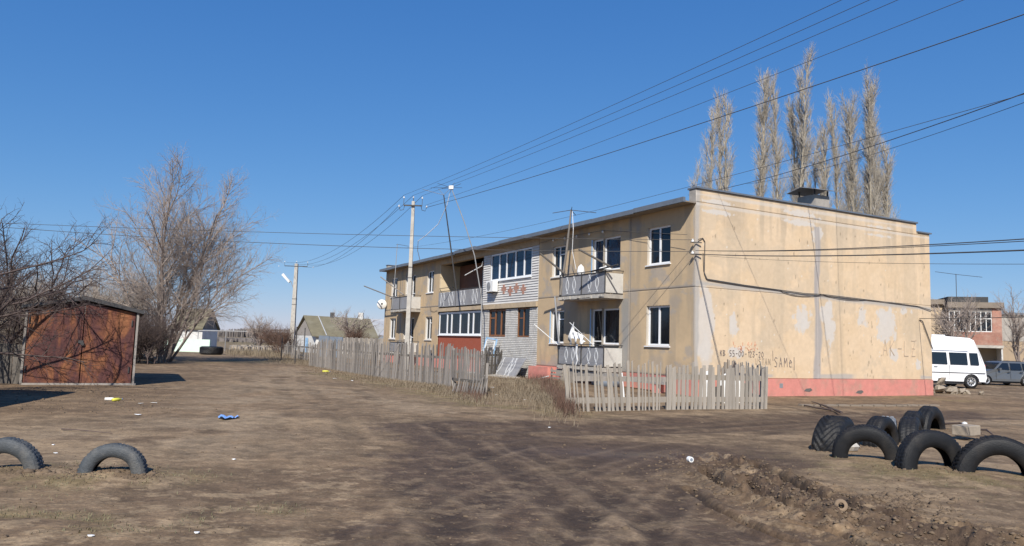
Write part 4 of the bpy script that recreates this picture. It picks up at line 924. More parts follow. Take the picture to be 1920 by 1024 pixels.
# ------------------------------------------------------------------ tyres
def tyre_meshes(R, wd, ri, seed, lug=.012, nb=56, agr=False):
    r = random.Random(seed); n = 168
    prof = []                                    # cross section: inner bead - sidewall - shoulder - tread - shoulder - sidewall - inner
    side = [(ri, .30), (ri + .01, .42), (ri + (R - ri) * .35, .50), (ri + (R - ri) * .7, .50), (R - .025, .44)]
    def ring(pts, nm, tread=False):
        v = []; f = []; k = len(pts)
        for j in range(n):
            a = 2 * PI * j / n; ca, sa = math.cos(a), math.sin(a)
            wob = 1 + .012 * math.sin(a * 2 + seed) + .006 * math.sin(a * 5 + seed * 2)
            for i, (rr, y) in enumerate(pts):
                q = rr
                if tread and 0 < i < k - 1:
                    u = y / wd + .5; ph = (a / (2 * PI) * nb + (abs(u - .5) * (5 if agr else 1.2)) + (.5 if (agr and u > .5) else 0)) % 1
                    gro = abs((u * 4) % 1 - .5) < .12 and not agr
                    q += (lug if ph < (.5 if agr else .72) else 0) * (0 if gro else 1)
                v.append((q * wob * ca, y, q * wob * sa))
        for j in range(n):
            for i in range(k - 1):
                a = j * k + i; b = ((j + 1) % n) * k + i; f.append((a, a + 1, b + 1, b))
        return arrmesh(nm, v, f, smooth=not tread)
    sw = [(x, -y * wd) for x, y in side]; inner = [(R - .04, -.42 * wd), (R - .03, 0), (R - .04, .42 * wd)]
    sw1 = ring(sw, 'sidewall'); sw2 = ring([(x, -y) for x, y in sw][::-1], 'sidewall')
    it = ring([(ri, .30 * wd), (ri + .02, .38 * wd), (R - .06, .40 * wd), (R - .04, 0), (R - .06, -.40 * wd), (ri + .02, -.38 * wd), (ri, -.30 * wd)], 'inner_wall')
    m = 16; tr = ring([(R - .025 + .02 * min(1, (.5 - abs(i / m - .5)) * 8), -.44 * wd + .88 * wd * i / m) for i in range(m + 1)], 'tread', True)
    return sw1, sw2, it, tr
TY = []
def tyre(x, y, R, wd, rz, label, m='rubber', mt=None, up=None, tilt=0, seed=1, lie=False, agr=False, lug=.012, ri=None, group='old tyres half buried as a border'):
    z = H1(x, y) + (up if up is not None else 0)
    if not lie and x > 0: z -= .04
    TY.append((x, y, R, rz))
    T = thing('tyre', (x, y, z), label, 'tyre', group=group)
    T.rotation_euler = (tilt, 0, rz) if not lie else (PI / 2, 0, rz)
    a, b, c, d = tyre_meshes(R, wd, ri or R * .58, seed, lug, agr=agr, nb=26 if agr else 60)
    link('sidewall', a, M[m], T); link('sidewall', b, M[m], T); link('inner_wall', c, M['rubber'], T); link('tread', d, M[mt or m], T)
    return T
# rz = 0: the tyre's plane is the x-z plane (faces the camera)
tyre(-4.33, 8.35, .345, .17, .16, 'grey weathered tyre arch in the left foreground, whole in the picture', 'rubberg', up=-.05, seed=2, tilt=-.06)
x, y = gnd(10, 888); tyre(x, y, .375, .18, .10, 'grey weathered tyre cut by the left edge of the picture', 'rubberg', up=-.05, seed=3)
x, y = gnd(1624, 866); tyre(x, y, .47, .24, -.42, 'black tyre arch in the front row at the right, leftmost of three', up=.05, seed=4, ri=.25, tilt=.08)
x, y = gnd(1746, 885); tyre(x, y, .49, .24, .12, 'black tyre arch in the middle of the front row at the right', up=.05, seed=5, ri=.265, tilt=-.05)
x, y = gnd(1872, 896); tyre(x, y, .53, .28, -.30, 'black tyre with ribbed shoulder cut by the right edge of the picture', up=-.01, seed=6, ri=.30, lug=.02)
x, y = gnd(1582, 846); tyre(x, y + .3, .56, .46, .82, 'large tractor tyre with deep lugs behind the front row, leftmost of the back row', up=.02, seed=7, agr=True, lug=.03, ri=.32)
x, y = gnd(1652, 832); tyre(x, y, .46, .30, .72, 'smooth black tyre right behind the tractor tyre', up=.10, seed=8)
x, y = gnd(1680, 826); tyre(x, y + .3, .50, .30, 1.15, 'tyre with bright worn tread blocks in the middle of the back row', mt='rubberw', up=-.02, seed=9, lug=.022)
x, y = gnd(1712, 826); tyre(x, y + .1, .55, .34, .98, 'tyre with a rusty opening in the back row, fourth from the left', up=-.06, seed=10)
x, y = gnd(1728, 812); tyre(x, y + .3, .60, .30, .85, 'worn smooth tyre in the back row beside the last one', up=-.12, seed=11)
x, y = gnd(1748, 806); tyre(x, y + .1, .60, .30, .72, 'farthest and rightmost tyre of the back row', up=-.05, seed=12)
x, y = gnd(396, 665); tyre(x, y, .83, .62, 0, 'big tractor tyre lying flat by the mint green wall', 'rubber', up=.33, seed=13, lie=True, agr=True, lug=.05, ri=.45, group=None)

# ------------------------------------------------------------------ garage and left side
ga = math.radians(27); GP = Vector((*gnd(250, 722), 0)); gw, gd, gh, gr = 2.85, 4.6, 2.16, 2.44
T = thing('metal_garage', GP, 'rusty orange sheet metal garage with a low dark gable roof', 'garage', ga)
MB().prism([(-gw, .06), (-gw / 2 - .01, .06), (-gw / 2 - .01, gr - .02), (-gw, gh)], 1, -.02, .0).build('door_leaf', 'rust', T)
MB().prism([(-gw / 2 + .01, .06), (-.08, .06), (-.08, gh), (-gw / 2 + .01, gr - .02)], 1, -.024, -.004).build('door_leaf', 'rust', T)
MB().box(-gw, .01, .0, -gw + .03, gd, gh).box(-.03, .01, .0, .0, gd, gh).box(-gw, gd - .03, 0, 0, gd, gh).build('side_wall', 'rust', T)
MB().bar((-.02, -.03, -.02), (-.02, -.03, gh), .10, .06).build('corner_post', 'oldwood', T); MB().bar((-gw - .02, -.01, -.02), (-gw - .02, -.01, gh), .08, .06).build('corner_post', 'oldwood', T)
MB().box(-gw - .05, -.05, -.05, .05, .02, .055).build('threshold', 'oldwood', T)
rp = [(-gw - .17, gh + .02), (-gw / 2, gr + .05), (.14, gh - .02), (.14, gh + .08), (-gw / 2, gr + .17), (-gw - .17, gh + .10)]
MB().prism(rp, 1, -.16, gd + .1).build('roof', 'iron', T)
h = MB().box(-gw / 2 - .12, -.06, 1.22, -gw / 2 + .02, -.026, 1.30); h.build('latch', 'iron', T)
MB().lathe([(0, 0), (.05, .0), (.05, .05), (0, .06)], 10, 1, (-gw / 2 - .0, -.09, 1.2)).build('padlock', 'iron', T)
for zz in (.45, 1.85):
    for xx in (-gw + .06, -.16): MB().tube([(xx, -.04, zz - .09), (xx, -.04, zz + .09)], .022, 6).build('hinge', 'iron', T)
for xx in (-gw / 2 - .035, -gw / 2 + .035): MB().box(xx - .018, -.034, .07, xx + .018, -.0245, gr - .1).build('door_edge_strip', 'rust', T)
MB().box(-gw + .04, -.03, 1.98, -.1, -.0245, 2.01).build('door_rail', 'rust', T)
# neighbouring garage just outside the left edge; its shadow falls on the ground before the fence
T = thing('metal_garage', (-11.75, 16.7, 0), 'rusty metal garage just left of the picture', 'garage', math.radians(14))
MB().box(-3.2, -4.8, 0, 0, 0, 2.5).build('body', 'rust', T); MB().prism([(-3.3, 2.5), (.1, 2.5), (-1.6, 2.95)], 1, -4.9, .1).build('roof', 'iron', T)
# dark board fence left of the garage
gl = GP + Vector((-gw * math.cos(ga), -gw * math.sin(ga), 0))
fence('dark board fence with a top beam left of the rusty garage', [(gl.x - 3.2, gl.y + .2), (gl.x - .1, gl.y + .3)], .15, .145, 'darkwood', lambda q, r: (1.12 * r.uniform(.97, 1.03), 0, 0), 21, .01, rails=(.3, 1.08), rmat='darkwood', gs=.05)
# broken gate frame right of the garage
Gx, Gy = gnd(300, 680)
T = thing('broken_gate', (Gx, Gy, 0), 'broken wooden gate frame with fallen boards right of the garage', 'gate', .25)
MB().box(-.12, -.1, -.1, .14, .1, 2.0).build('post', 'oldwood', T); MB().box(.2, -.08, -.1, .28, .0, 1.5).build('post', 'oldwood', T)
MB().bar((-2.2, 0, 1.25), (0, -.12, 1.35), .05, .14).build('crossbar', 'oldwood', T)
for k in range(5): MB().bar((-2.3 + k * .1, -.2, .55 - k * .08), (-.2, -.3 - k * .05, .12 + k * .02), .04, .13).build('fallen_board', 'oldwood', T)
MB().bar((-2.2, -.25, .03), (-.1, -.25, .05), .1, .12).build('fallen_board', 'palewood', T)
# mint wall, gable shed
x0, y0 = gnd(338, 660)
T = thing('mint_wall', (*gnd(392, 661), 0), 'pale mint green plastered wall beyond the big bare tree', 'wall', -.06); MB().box(-4.6, 0, -.2, 0, .25, 1.12).build('wall', 'mint', T)
T = thing('shed', (*gnd(360, 655), 0), 'white walled shed with steep mossy roof behind the mint wall', 'shed', -.06)
MB().box(-3.2, 2, 0, 0, 5.5, 2.1).build('wall', 'whitewash', T)
MB().prism([(1.7, 2.05), (3.75, 4.1), (5.8, 2.05), (5.8, 2.2), (3.75, 4.3), (1.7, 2.2)], 0, -3.4, .15).build('roof', 'moss', T)
MB().prism([(2., 2.1), (5.5, 2.1), (3.75, 3.95)], 0, -.12, -.02).build('gable', 'oldwood', T)

# ------------------------------------------------------------------ distant left: pipe, fences, house
T = thing('gas_pipe', (*gnd(450, 655), 0), 'raised thin gas pipe on posts crossing the distant plots', 'pipe')
a = Vector(dep(372, 620, 72)); b = Vector(dep(545, 623, 72)); o = T.location
MB().tube([tuple(a - o), tuple(b - o)], .045, 6).build('pipe', 'steel', T)
for q in (.0, .3, .62, .97):
    p = a.lerp(b, q) - o; MB().tube([(p.x, p.y, -o.z), tuple(p)], .035, 5).build('support_post', 'steel', T)
fa, fb = gnd(430, 661), gnd(530, 663)
fence('low rail fence round the distant orchard plot', [fa, fb], .28, .07, 'oldwood', lambda q, r: (.75 * r.uniform(.7, 1.1), 0, 0), 31, .05, rails=(.2, .6), postgap=2)
fence('weathered fence beside the distant utility pole', [gnd(528, 668), gnd(578, 676)], .3, .08, 'oldwood', lambda q, r: (1.25 * r.uniform(.6, 1.05), 0, 0), 32, .06, rails=(.3, .9), postgap=2)
for k, (px, py, hh) in enumerate(((527, 675, 1.5), (553, 682, 2.2), (569, 672, 2.3))):
    p = Vector((*gnd(px, py), 0)); pole('fence_post', [p, p + Vector((0, 0, hh))], .035, 'iron', ('thin dark post at the verge, left of three before the small house', 'tallest thin dark post nearest the road before the small house', 'thin dark post before the blue door of the small house')[k], 'post', group='thin posts by the small house')
rr_ = random.Random(12)
m = MB()
for k in range(60):
    x, y = gnd(rr_.uniform(440, 515), rr_.uniform(655, 658)); s = rr_.uniform(.1, .35); m.box(x - s, y - s, 0, x + s, y + s, s * 1.6)
o = centred(m, 'rubble_heap', 'rubble', 'low heap of pale rubble inside the distant orchard plot', None); o['kind'] = 'stuff'
# small house
hy = 76.; ha = math.radians(4)
hx = (585 - 960) / F * hy + .0; hl = 7.6
rg = Vector(dep(569, 591, hy + 3.2)); ev = Vector(dep(585, 629, hy)); er = Vector(dep(710, 633, hy + 1.0)); rr2 = Vector(dep(694, 598, hy + 4.2))
lv = Vector(dep(559, 625, hy + 6))
T = thing('small_house', (ev.x, ev.y, 0), 'low old house with mossy slate roof and white walls behind the long fence', 'house'); o = T.location
def q4(name, pts, m, th=.1): return MB().add([tuple(Vector(p) - o) for p in pts] + [tuple(Vector(p) - o - Vector((0, 0, th))) for p in pts], [(0, 1, 2, 3), (7, 6, 5, 4), (0, 4, 5, 1), (1, 5, 6, 2), (2, 6, 7, 3), (3, 7, 4, 0)]).build(name, m, T)
dxr = (er - ev); back = Vector((rg.x * 2 - ev.x, rg.y * 2 - ev.y, ev.z)); 
q4('roof', [ev, er, rr2, rg], 'moss'); q4('roof', [rg, rr2, rr2 * 2 - er + Vector((0, 0, er.z * 2 - rr2.z * 2)), back], 'moss')
MB().tube([tuple(ev - o + Vector((dxr.x * .22, dxr.y * .22, .05))), tuple(rg + (rr2 - rg) * .22 - o + Vector((0, 0, .05)))], .06, 4).build('roof_seam', 'slate', T)
ins = Vector((.35, .4, 0)); wbl = ev + ins; wbr = er + Vector((-.3, .4, 0)); wbk = back + Vector((.35, -.4, 0))
def wallq(a, b, z1, m, nm='wall'): return MB().add([(a.x - o.x, a.y - o.y, -.2), (b.x - o.x, b.y - o.y, -.2), (b.x - o.x, b.y - o.y, z1), (a.x - o.x, a.y - o.y, z1), (a.x - o.x + .02, a.y - o.y + .2, -.2), (b.x - o.x + .02, b.y - o.y + .2, -.2), (b.x - o.x, b.y - o.y + .2, z1), (a.x - o.x, a.y - o.y + .2, z1)],
                                               [(0, 1, 2, 3), (7, 6, 5, 4), (0, 4, 5, 1), (1, 5, 6, 2), (2, 6, 7, 3), (3, 7, 4, 0)]).build(nm, m, T)
wallq(wbl, wbr, ev.z - .02, 'whitewash'); wallq(wbk, wbl, ev.z - .02, 'whitewash')
g = wbl + Vector((0, 0, 0)); MB().add([tuple(wbl - o), tuple(wbk - o), tuple((wbl + wbk) / 2 - o + Vector((0, 0, rg.z - ev.z - .1)))], [(0, 1, 2)]).build('gable', 'oldwood', T)
dd = (wbk - wbl); p = wbl + dd * .35; MB().add([tuple(p - o + Vector((-.06, -.02, -ev.z))), tuple(p - o + dd * .12 + Vector((-.06, -.02, -ev.z))), tuple(p - o + dd * .12 + Vector((-.06, -.02, -.25))), tuple(p - o + Vector((-.06, -.02, -.25)))], [(0, 1, 2, 3)]).build('door', 'bluep', T)
c = rg + (rr2 - rg) * .43; MB().box(c.x - o.x - .2, c.y - o.y - .2, c.z - .6, c.x - o.x + .2, c.y - o.y + .2, c.z + .45).build('chimney', 'iron', T)
c = rg + (rr2 - rg) * .86; MB().box(c.x - o.x - .25, c.y - o.y - .2, c.z - .6, c.x - o.x + .25, c.y - o.y + .2, c.z + .6).build('chimney', 'whitewash', T)
# second roof
T = thing('neighbour_house', (*(Vector(dep(708, 660, 80)).xy), 0), 'pale slate roofed house partly hidden behind the far end of the building', 'house'); o = T.location
a, b, c, d = Vector(dep(706, 632, 79)), Vector(dep(722, 613, 79.5)), Vector(dep(735, 599, 84)), Vector(dep(694, 598, 84))
MB().add([tuple(p - o) for p in (a, b, c, d)] + [tuple(p - o - Vector((0, 0, .12))) for p in (a, b, c, d)], [(0, 1, 2, 3), (7, 6, 5, 4), (0, 4, 5, 1), (1, 5, 6, 2), (2, 6, 7, 3), (3, 7, 4, 0)]).build('roof', 'slate', T)
MB().prism([(a.x - o.x + .1, 0), (b.x - o.x + 1.5, 0), (b.x - o.x + 1.5, b.z - .1), (a.x - o.x + .1, a.z - .15)], 1, a.y - o.y + .3, a.y - o.y + 4).build('wall', 'bluegrey', T)
# sheet fence in front of the house
s0 = Vector(dep(597, 655, 66)); T = thing('sheet_fence', (s0.x, s0.y, 0), 'fence of blue grey sheets and pale boards before the small house', 'fence'); o = T.location
for k, (xa, xb, ya, m) in enumerate(((598, 618, 629, 'bluegrey'), (618, 643, 631, 'bluegrey'))):
    a = Vector(dep(xa, ya, 62)); b = Vector(dep(xb, ya + 1, 61)); MB().add([(a.x - o.x, a.y - o.y, 0), (b.x - o.x - .05, b.y - o.y, 0), (b.x - o.x - .05, b.y - o.y, b.z), (a.x - o.x, a.y - o.y, a.z), (a.x - o.x, a.y - o.y + .06, 0), (b.x - o.x, b.y - o.y + .06, 0), (b.x - o.x, b.y - o.y + .06, b.z), (a.x - o.x, a.y - o.y + .06, a.z)],
        [(0, 1, 2, 3), (7, 6, 5, 4), (0, 4, 5, 1), (1, 5, 6, 2), (2, 6, 7, 3), (3, 7, 4, 0)]).build('sheet', m, T)
for k in range(26):
    a = Vector(dep(644 + k * 3.1, 633 + k * .09, 60 - k * .1)); w = .115
    MB().box(a.x - o.x, a.y - o.y, -.1, a.x - o.x + w, a.y - o.y + .03, a.z + (.03 if k % 3 else -.02)).build('board', 'palewood' if k in (12, 15) else 'oldwood', T)

# ------------------------------------------------------------------ trees
class Tree:
    def __init__(s, seed, spec): s.r = random.Random(seed); s.o = {}; s.sp = spec
    def grow(s, p, d, Ln, rad, lv):
        r = s.r; sp_ = s.sp[lv]; n = sp_['seg']; pts = [p]; ds = [d]; g = r.gauss
        for i in range(n):
            dx, dy, dz = d[0] + g(0, sp_['wig']), d[1] + g(0, sp_['wig']), d[2] + g(0, sp_['wig']) + sp_['trop']
            q = 1 / math.sqrt(dx * dx + dy * dy + dz * dz); d = (dx * q, dy * q, dz * q)
            p = (p[0] + d[0] * Ln / n, p[1] + d[1] * Ln / n, p[2] + d[2] * Ln / n); pts.append(p); ds.append(d)
        s.o.setdefault((lv, n + 1), []).append((pts, rad, rad * sp_.get('taper', .35)))
        if lv + 1 < len(s.sp):
            c = s.sp[lv + 1]; N = c['n']; N = max(1, int(N * r.uniform(.8, 1.2) * (1 if lv == 0 else min(1.3, Ln / sp_['ref']))))
            for k in range(N):
                t = c['t0'] + (1 - c['t0']) * (k + r.random()) / N; i = min(n - 1, int(t * n)); u = t * n - i
                q = tuple(pts[i][j] + (pts[i + 1][j] - pts[i][j]) * u for j in range(3)); dd = ds[i + 1]
                ang = math.radians(c['ang'] * r.uniform(.65, 1.3)); az = r.uniform(0, 2 * PI)
                h = (-dd[1], dd[0], 0.) if abs(dd[2]) < .95 else (1., 0., 0.); hn = math.hypot(h[0], h[1]) or 1; h = (h[0] / hn, h[1] / hn, 0)
                e = (dd[1] * h[2] - dd[2] * h[1], dd[2] * h[0] - dd[0] * h[2], dd[0] * h[1] - dd[1] * h[0])
                ca, sa = math.cos(ang), math.sin(ang); cz, sz = math.cos(az) * sa, math.sin(az) * sa
                nd = tuple(dd[j] * ca + h[j] * cz + e[j] * sz for j in range(3))
                ln = c['len'] * r.uniform(.6, 1.2) * (1 - c.get('fall', .45) * t) * (Ln / sp_['ref'] if lv else 1)
                s.grow(q, nd, ln, min(rad * .75 * (1 - .6 * t), c['rad']), lv + 1)
    def mesh(s, name, lvs, sides):
        V = []; Fc = []; base = 0
        for (lv, k), lst in s.o.items():
            if lv not in lvs: continue
            Pn = np.array([q[0] for q in lst]); r0 = np.array([q[1] for q in lst]); r1 = np.array([q[2] for q in lst]); n = len(lst)
            d = np.gradient(Pn, axis=1); d /= np.linalg.norm(d, axis=2, keepdims=True) + 1e-9
            ref = np.where(np.abs(d[..., 2:3]) < .9, np.array([0, 0, 1.]), np.array([1., 0, 0])); x = np.cross(d, ref); x /= np.linalg.norm(x, axis=2, keepdims=True) + 1e-9; y = np.cross(d, x)
            rad = r0[:, None] + (r1 - r0)[:, None] * np.linspace(0, 1, k)[None]; S_ = sides[lv]
            a = np.arange(S_) * 2 * PI / S_
            v = Pn[:, :, None] + rad[:, :, None, None] * (np.cos(a)[None, None, :, None] * x[:, :, None] + np.sin(a)[None, None, :, None] * y[:, :, None])
            idx = base + np.arange(n * k * S_).reshape(n, k, S_); A = idx[:, :-1]; Bq = idx[:, 1:]
            f = np.stack([A, np.roll(A, -1, 2), np.roll(Bq, -1, 2), Bq], -1).reshape(-1, 4)
            V.append(v.reshape(-1, 3)); Fc.append(f); base += n * k * S_
        return arrmesh(name, np.concatenate(V), np.concatenate(Fc))
def tree(name, loc, label, cat, starts, spec, seed, mb, mt, split=1, sides=(7, 5, 3, 3, 3), group=None, rot=0, scale=1):
    t = Tree(seed, spec)
    for (p, d, Ln, rad) in starts:
        q = 1 / math.sqrt(sum(c * c for c in d)); t.grow(p, tuple(c * q for c in d), Ln, rad, 0)
    T = thing(name, (loc[0], loc[1], loc[2] if len(loc) > 2 else H1(loc[0], loc[1])), label, cat, rot, group)
    link('trunk', t.mesh('trunk', range(0, split), sides), M[mb], T); link('crown', t.mesh('crown', range(split, len(spec)), sides), M[mt], T)
    T.scale = (scale,) * 3
    return T
ELM = [dict(seg=7, wig=.05, trop=.03, ref=1, taper=.22), dict(n=12, t0=.15, seg=5, wig=.08, trop=.05, ang=38, len=4.2, rad=.036, ref=3.2, fall=.3), dict(n=11, t0=.12, seg=4, wig=.09, trop=.03, ang=34, len=2.1, rad=.020, ref=1.7),
       dict(n=8, t0=.1, seg=3, wig=.12, trop=.0, ang=40, len=1.05, rad=.0095, ref=.9), dict(n=4, t0=.1, seg=2, wig=.15, trop=-.02, ang=38, len=.6, rad=.0065, ref=.5)]
bt = gnd(303, 678)
st = [((0, 0, -.1), (.03, 0, 1), 9.0, .15), ((.25, .1, -.1), (.20, .1, 1), 8.8, .12), ((-.2, .1, -.1), (-.14, .2, 1), 8.0, .11), ((.35, -.2, -.1), (.42, -.05, 1), 7.8, .11), ((-.4, -.1, -.1), (-.36, 0, 1), 6.6, .09), ((0, .3, -.1), (.10, .35, 1), 8.0, .10), ((.4, 0, -.1), (.72, -.1, .95), 6.4, .08), ((.1, -.3, -.1), (.14, -.3, 1), 7.6, .10)]
tree('bare_tree', bt, 'large bare many stemmed tree with purplish twigs rising behind the broken gate', 'tree', st, ELM, 19, 'bark', 'twig')
BUSH = [dict(seg=5, wig=.07, trop=.03, ref=1, taper=.3), dict(n=13, t0=.1, seg=4, wig=.1, trop=.03, ang=30, len=2.2, rad=.022, ref=1.8), dict(n=12, t0=.1, seg=3, wig=.13, trop=.01, ang=34, len=1.1, rad=.012, ref=.9), dict(n=7, t0=.1, seg=2, wig=.16, trop=0, ang=38, len=.55, rad=.0065, ref=.45)]
def bush(px, Y, h, sprd, n, label, seed, mt='bushm', group=None, name='bare_bush', cat='bush'):
    r = random.Random(seed); x = (px - 960) / F * Y
    st = [((r.uniform(-.5, .5) * sprd, r.uniform(-.5, .5) * sprd, 0), (r.gauss(0, .28), r.gauss(0, .28), 1), h * r.uniform(.6, .85), .035) for _ in range(n)]
    return tree(name, (x, Y), label, cat, st, BUSH, seed, mt, mt, split=1, sides=(4, 3, 3, 3), group=group)
bush(215, 42, 6.2, 2.6, 13, 'dense grey brown bare thicket left of the large tree', 41, group='bare thickets behind the garage')
bush(255, 46, 5.6, 2.2, 11, 'tall dense thicket just behind the large bare tree', 42, group='bare thickets behind the garage')
bush(165, 38, 4.2, 2.0, 9, 'lower thicket rising over the garage roof', 43, group='bare thickets behind the garage')
bush(95, 33, 4.4, 2.4, 10, 'thicket behind the left end of the garage roof', 44, group='bare thickets behind the garage')
bush(30, 27, 3.8, 2.4, 10, 'thicket behind the dark board fence at the left edge', 45, group='bare thickets behind the garage')
bush(-40, 30, 5.0, 2.4, 8, 'thicket at the far left edge behind the fence', 46, group='bare thickets behind the garage')
bush(275, 38, 1.9, 1.6, 10, 'low dark brush between the garage and the broken gate', 47, 'twigdark', group='bare thickets behind the garage')
FRUIT = [dict(seg=5, wig=.12, trop=.02, ref=1, taper=.35), dict(n=10, t0=.25, seg=6, wig=.12, trop=.03, ang=46, len=3.1, rad=.032, ref=2.6, fall=.2), dict(n=11, t0=.1, seg=4, wig=.15, trop=.03, ang=42, len=1.5, rad=.013, ref=1.2), dict(n=9, t0=.1, seg=3, wig=.18, trop=.02, ang=46, len=.65, rad=.0065, ref=.5), dict(n=4, t0=.1, seg=2, wig=.2, trop=0, ang=50, len=.25, rad=.004, ref=.22)]
tree('fruit_tree', (-15.1, 18.8), 'dark bare fruit tree reaching in from the left edge before the garage', 'tree', [((0, 0, 0), (.25, 0, 1), 3.4, .10), ((.2, .1, 0), (.8, .2, 1), 3.4, .08), ((-.1, 0, 0), (-.4, -.2, 1), 3.2, .08)], FRUIT, 8, 'twigdark', 'twigdark', group='bare fruit trees at the left edge')
tree('fruit_tree', (-16.2, 22.6), 'second dark bare fruit tree behind the first at the left edge', 'tree', [((0, 0, 0), (.15, 0, 1), 3.6, .10), ((.1, .1, 0), (.6, .2, 1), 3.8, .08), ((-.1, 0, 0), (-.3, -.2, 1), 3.5, .08)], FRUIT, 9, 'twigdark', 'twigdark', group='bare fruit trees at the left edge')
ORCH = [dict(seg=4, wig=.1, trop=.02, ref=1, taper=.5), dict(n=9, t0=.4, seg=4, wig=.13, trop=.06, ang=52, len=2.0, rad=.075, ref=1.6, fall=.1), dict(n=9, t0=.1, seg=3, wig=.16, trop=.05, ang=42, len=1.0, rad=.036, ref=.9), dict(n=6, t0=.1, seg=2, wig=.18, trop=.03, ang=42, len=.5, rad=.021, ref=.5)]
def orch(px, py, h, label, seed, mt='twig'): tree('orchard_tree', gnd(px, py), label, 'tree', [((0, 0, 0), (.02, 0, 1), h * .5, .14), ((0, 0, h * .2), (.35, 0, 1), h * .45, .09), ((0, 0, h * .2), (-.4, 0, 1), h * .45, .09)], ORCH, seed, 'bark', mt, sides=(6, 4, 3, 3))
orch(485, 661, 3.1, 'small round bare orchard tree in the distant plot', 51)
p = Vector(dep(655, 640, 70)); tree('orchard_tree', (p.x, p.y, 0), 'bare tree standing before the mossy roof of the small house', 'tree', [((0, 0, 0), (.02, 0, 1), 2.6, .12), ((0, 0, .6), (.35, 0, 1), 2.6, .09), ((0, 0, .6), (-.3, 0, 1), 2.5, .09)], ORCH, 52, 'bark', 'twig', sides=(6, 4, 3, 3))
bush(677, 69, 1.7, 1.0, 5, 'reddish bush before the mossy roof of the small house', 53, 'redweed')
bush(530, 62, 1.7, .5, 3, 'reddish bare bush left of the distant utility pole', 54, 'redweed', group='reddish bushes by the distant pole')
bush(541, 60, 1.5, .4, 3, 'reddish bare bush right at the foot of the distant utility pole', 55, 'redweed', group='reddish bushes by the distant pole')
# poplars
POP = [dict(seg=9, wig=.018, trop=.02, ref=1, taper=.15), dict(n=70, t0=.10, seg=5, wig=.05, trop=.22, ang=20, len=2.8, rad=.035, ref=2.1, fall=.35), dict(n=15, t0=.05, seg=3, wig=.07, trop=.14, ang=26, len=1.4, rad=.019, ref=1.1), dict(n=7, t0=.1, seg=2, wig=.1, trop=.08, ang=30, len=.7, rad=.014, ref=.6)]
def poplar(px, ptop, Y, label, seed, stems=((0, 1),), thin=1):
    x, _, z = dep(px, ptop, Y); z *= .90
    sp_ = [dict(q) for q in POP]; sp_[1]['n'] = int(70 * thin)
    st = [((dx, .3 * math.sin(dx * 5), 0), (dx * .02, 0, 1), z * f, .17 * f) for dx, f in stems]
    tree('poplar', (x, Y), label, 'tree', st, sp_, seed, 'poplarb', 'poplar', sides=(6, 3, 3, 3), group='tall poplars behind the building')
poplar(1357, 138, 55, 'leftmost tall bare poplar behind the building roof', 61, ((-.45, .92), (.0, .97), (.42, 1)), .55)
poplar(1420, 100, 57, 'slender bare poplar, second from the left', 62, ((-.15, .97), (.2, 1)), .62)
poplar(1492, 94, 56, 'tallest broad bare poplar, third from the left, left of the chimney', 63, ((-.85, .98), (-.35, 1), (.25, .9), (.75, .97)), .75)
poplar(1538, 230, 58, 'shorter bare poplar directly behind the chimney', 64, ((-.1, 1), (.4, .9)), .5)
poplar(1573, 165, 57, 'bare poplar just right of the chimney', 65, ((-.6, .9), (-.1, 1), (.5, .95)), .7)
poplar(1622, 124, 56, 'broad bare poplar, second from the right', 66, ((-.9, .93), (-.3, .97), (.2, 1), (.8, .92)), .8)
poplar(1662, 250, 57, 'shorter bare poplar at the right end of the row', 67, ((-.2, 1), (.15, .9)), .6)
poplar(1330, 310, 60, 'small faint bare poplar at the left end of the row', 68, ((0, 1),), .35)

# ------------------------------------------------------------------ right side: second building, vehicles
cr0 = Vector(dep(1879, 690, 66)); T = thing('neighbour_building', (cr0.x, cr0.y, 0), 'two storey cream building with a red brick loggia beyond the white van', 'building'); T.rotation_euler = (0, 0, -.30)
W2 = 10.5
MB().box(-4.15, .0, 0, 0, 8, 7.0 - .7).build('wall', 'redbrick', T) if False else None
MB().box(-14, .9, -.2, -4.2, 9, 6.4).build('wall', mat('cream wall', (.48, .37, .25), var=.12, dirt=(.36, .3, .24)), T)
MB().box(-14.2, .55, 6.4, -4.2, 9.2, 6.85).build('roof_edge', 'soffit', T)
MB().box(-4.18, 1.0, -.2, 0, 9, 6.25).build('wall', mat('cream rear wall', (.42, .33, .23), var=.12, dirt=(.3, .26, .2)), T)
MB().box(-4.3, -.55, 6.05, .15, 9.2, 6.55).build('roof_edge', 'soffit', T)
MB().box(-4.2, -.3, 6.56, -1.0, 4, 7.05).build('parapet', 'bitumen', T)
lg = MB().box(-4.15, -.3, 2.75, 0, .0, 3.9).build('loggia_wall', 'redbrick', T)
br = MB(); r_ = random.Random(2)
for k in range(13):
    s = -4.13 + (.12 if k % 2 else 0)
    while s < -.1: br.box(s, -.325 + r_.uniform(0, .012), 2.79 + k * .085, min(s + .235, -.02), -.3, 2.79 + k * .085 + .07); s += .25
q = br.build('brick', 'redbrick', lg); q['kind'] = 'stuff'
MB().box(-4.3, -.45, 2.5, .05, 1, 2.74).build('ledge', 'conc_light', T)
MB().box(-.75, -.3, 3.91, 0, 0, 6.04).build('brick_pier', 'redbrick', T); MB().box(-4.15, -.28, 5.75, -.76, 0, 6.04).build('loggia_beam', 'concrete', T)
wf = MB()
for k in range(9): wf.bar((-4.1 + k * .415, -.2, 3.92), (-4.1 + k * .415, -.2, 5.75), .07, .06)
for z in (3.95, 5.1, 5.72): wf.bar((-4.12, -.2, z), (-.78, -.2, z), .06, .07)
w2 = wf.build('window', 'whitep', T)
for k in range(8): MB().box(-4.06 + k * .415, -.2, 3.97, -3.72 + k * .415, -.19, 5.7).build('pane', 'glass', w2)
MB().box(-.12, -.35, -.2, 0, 1.0, 2.5).build('pier', 'whitewash', T)
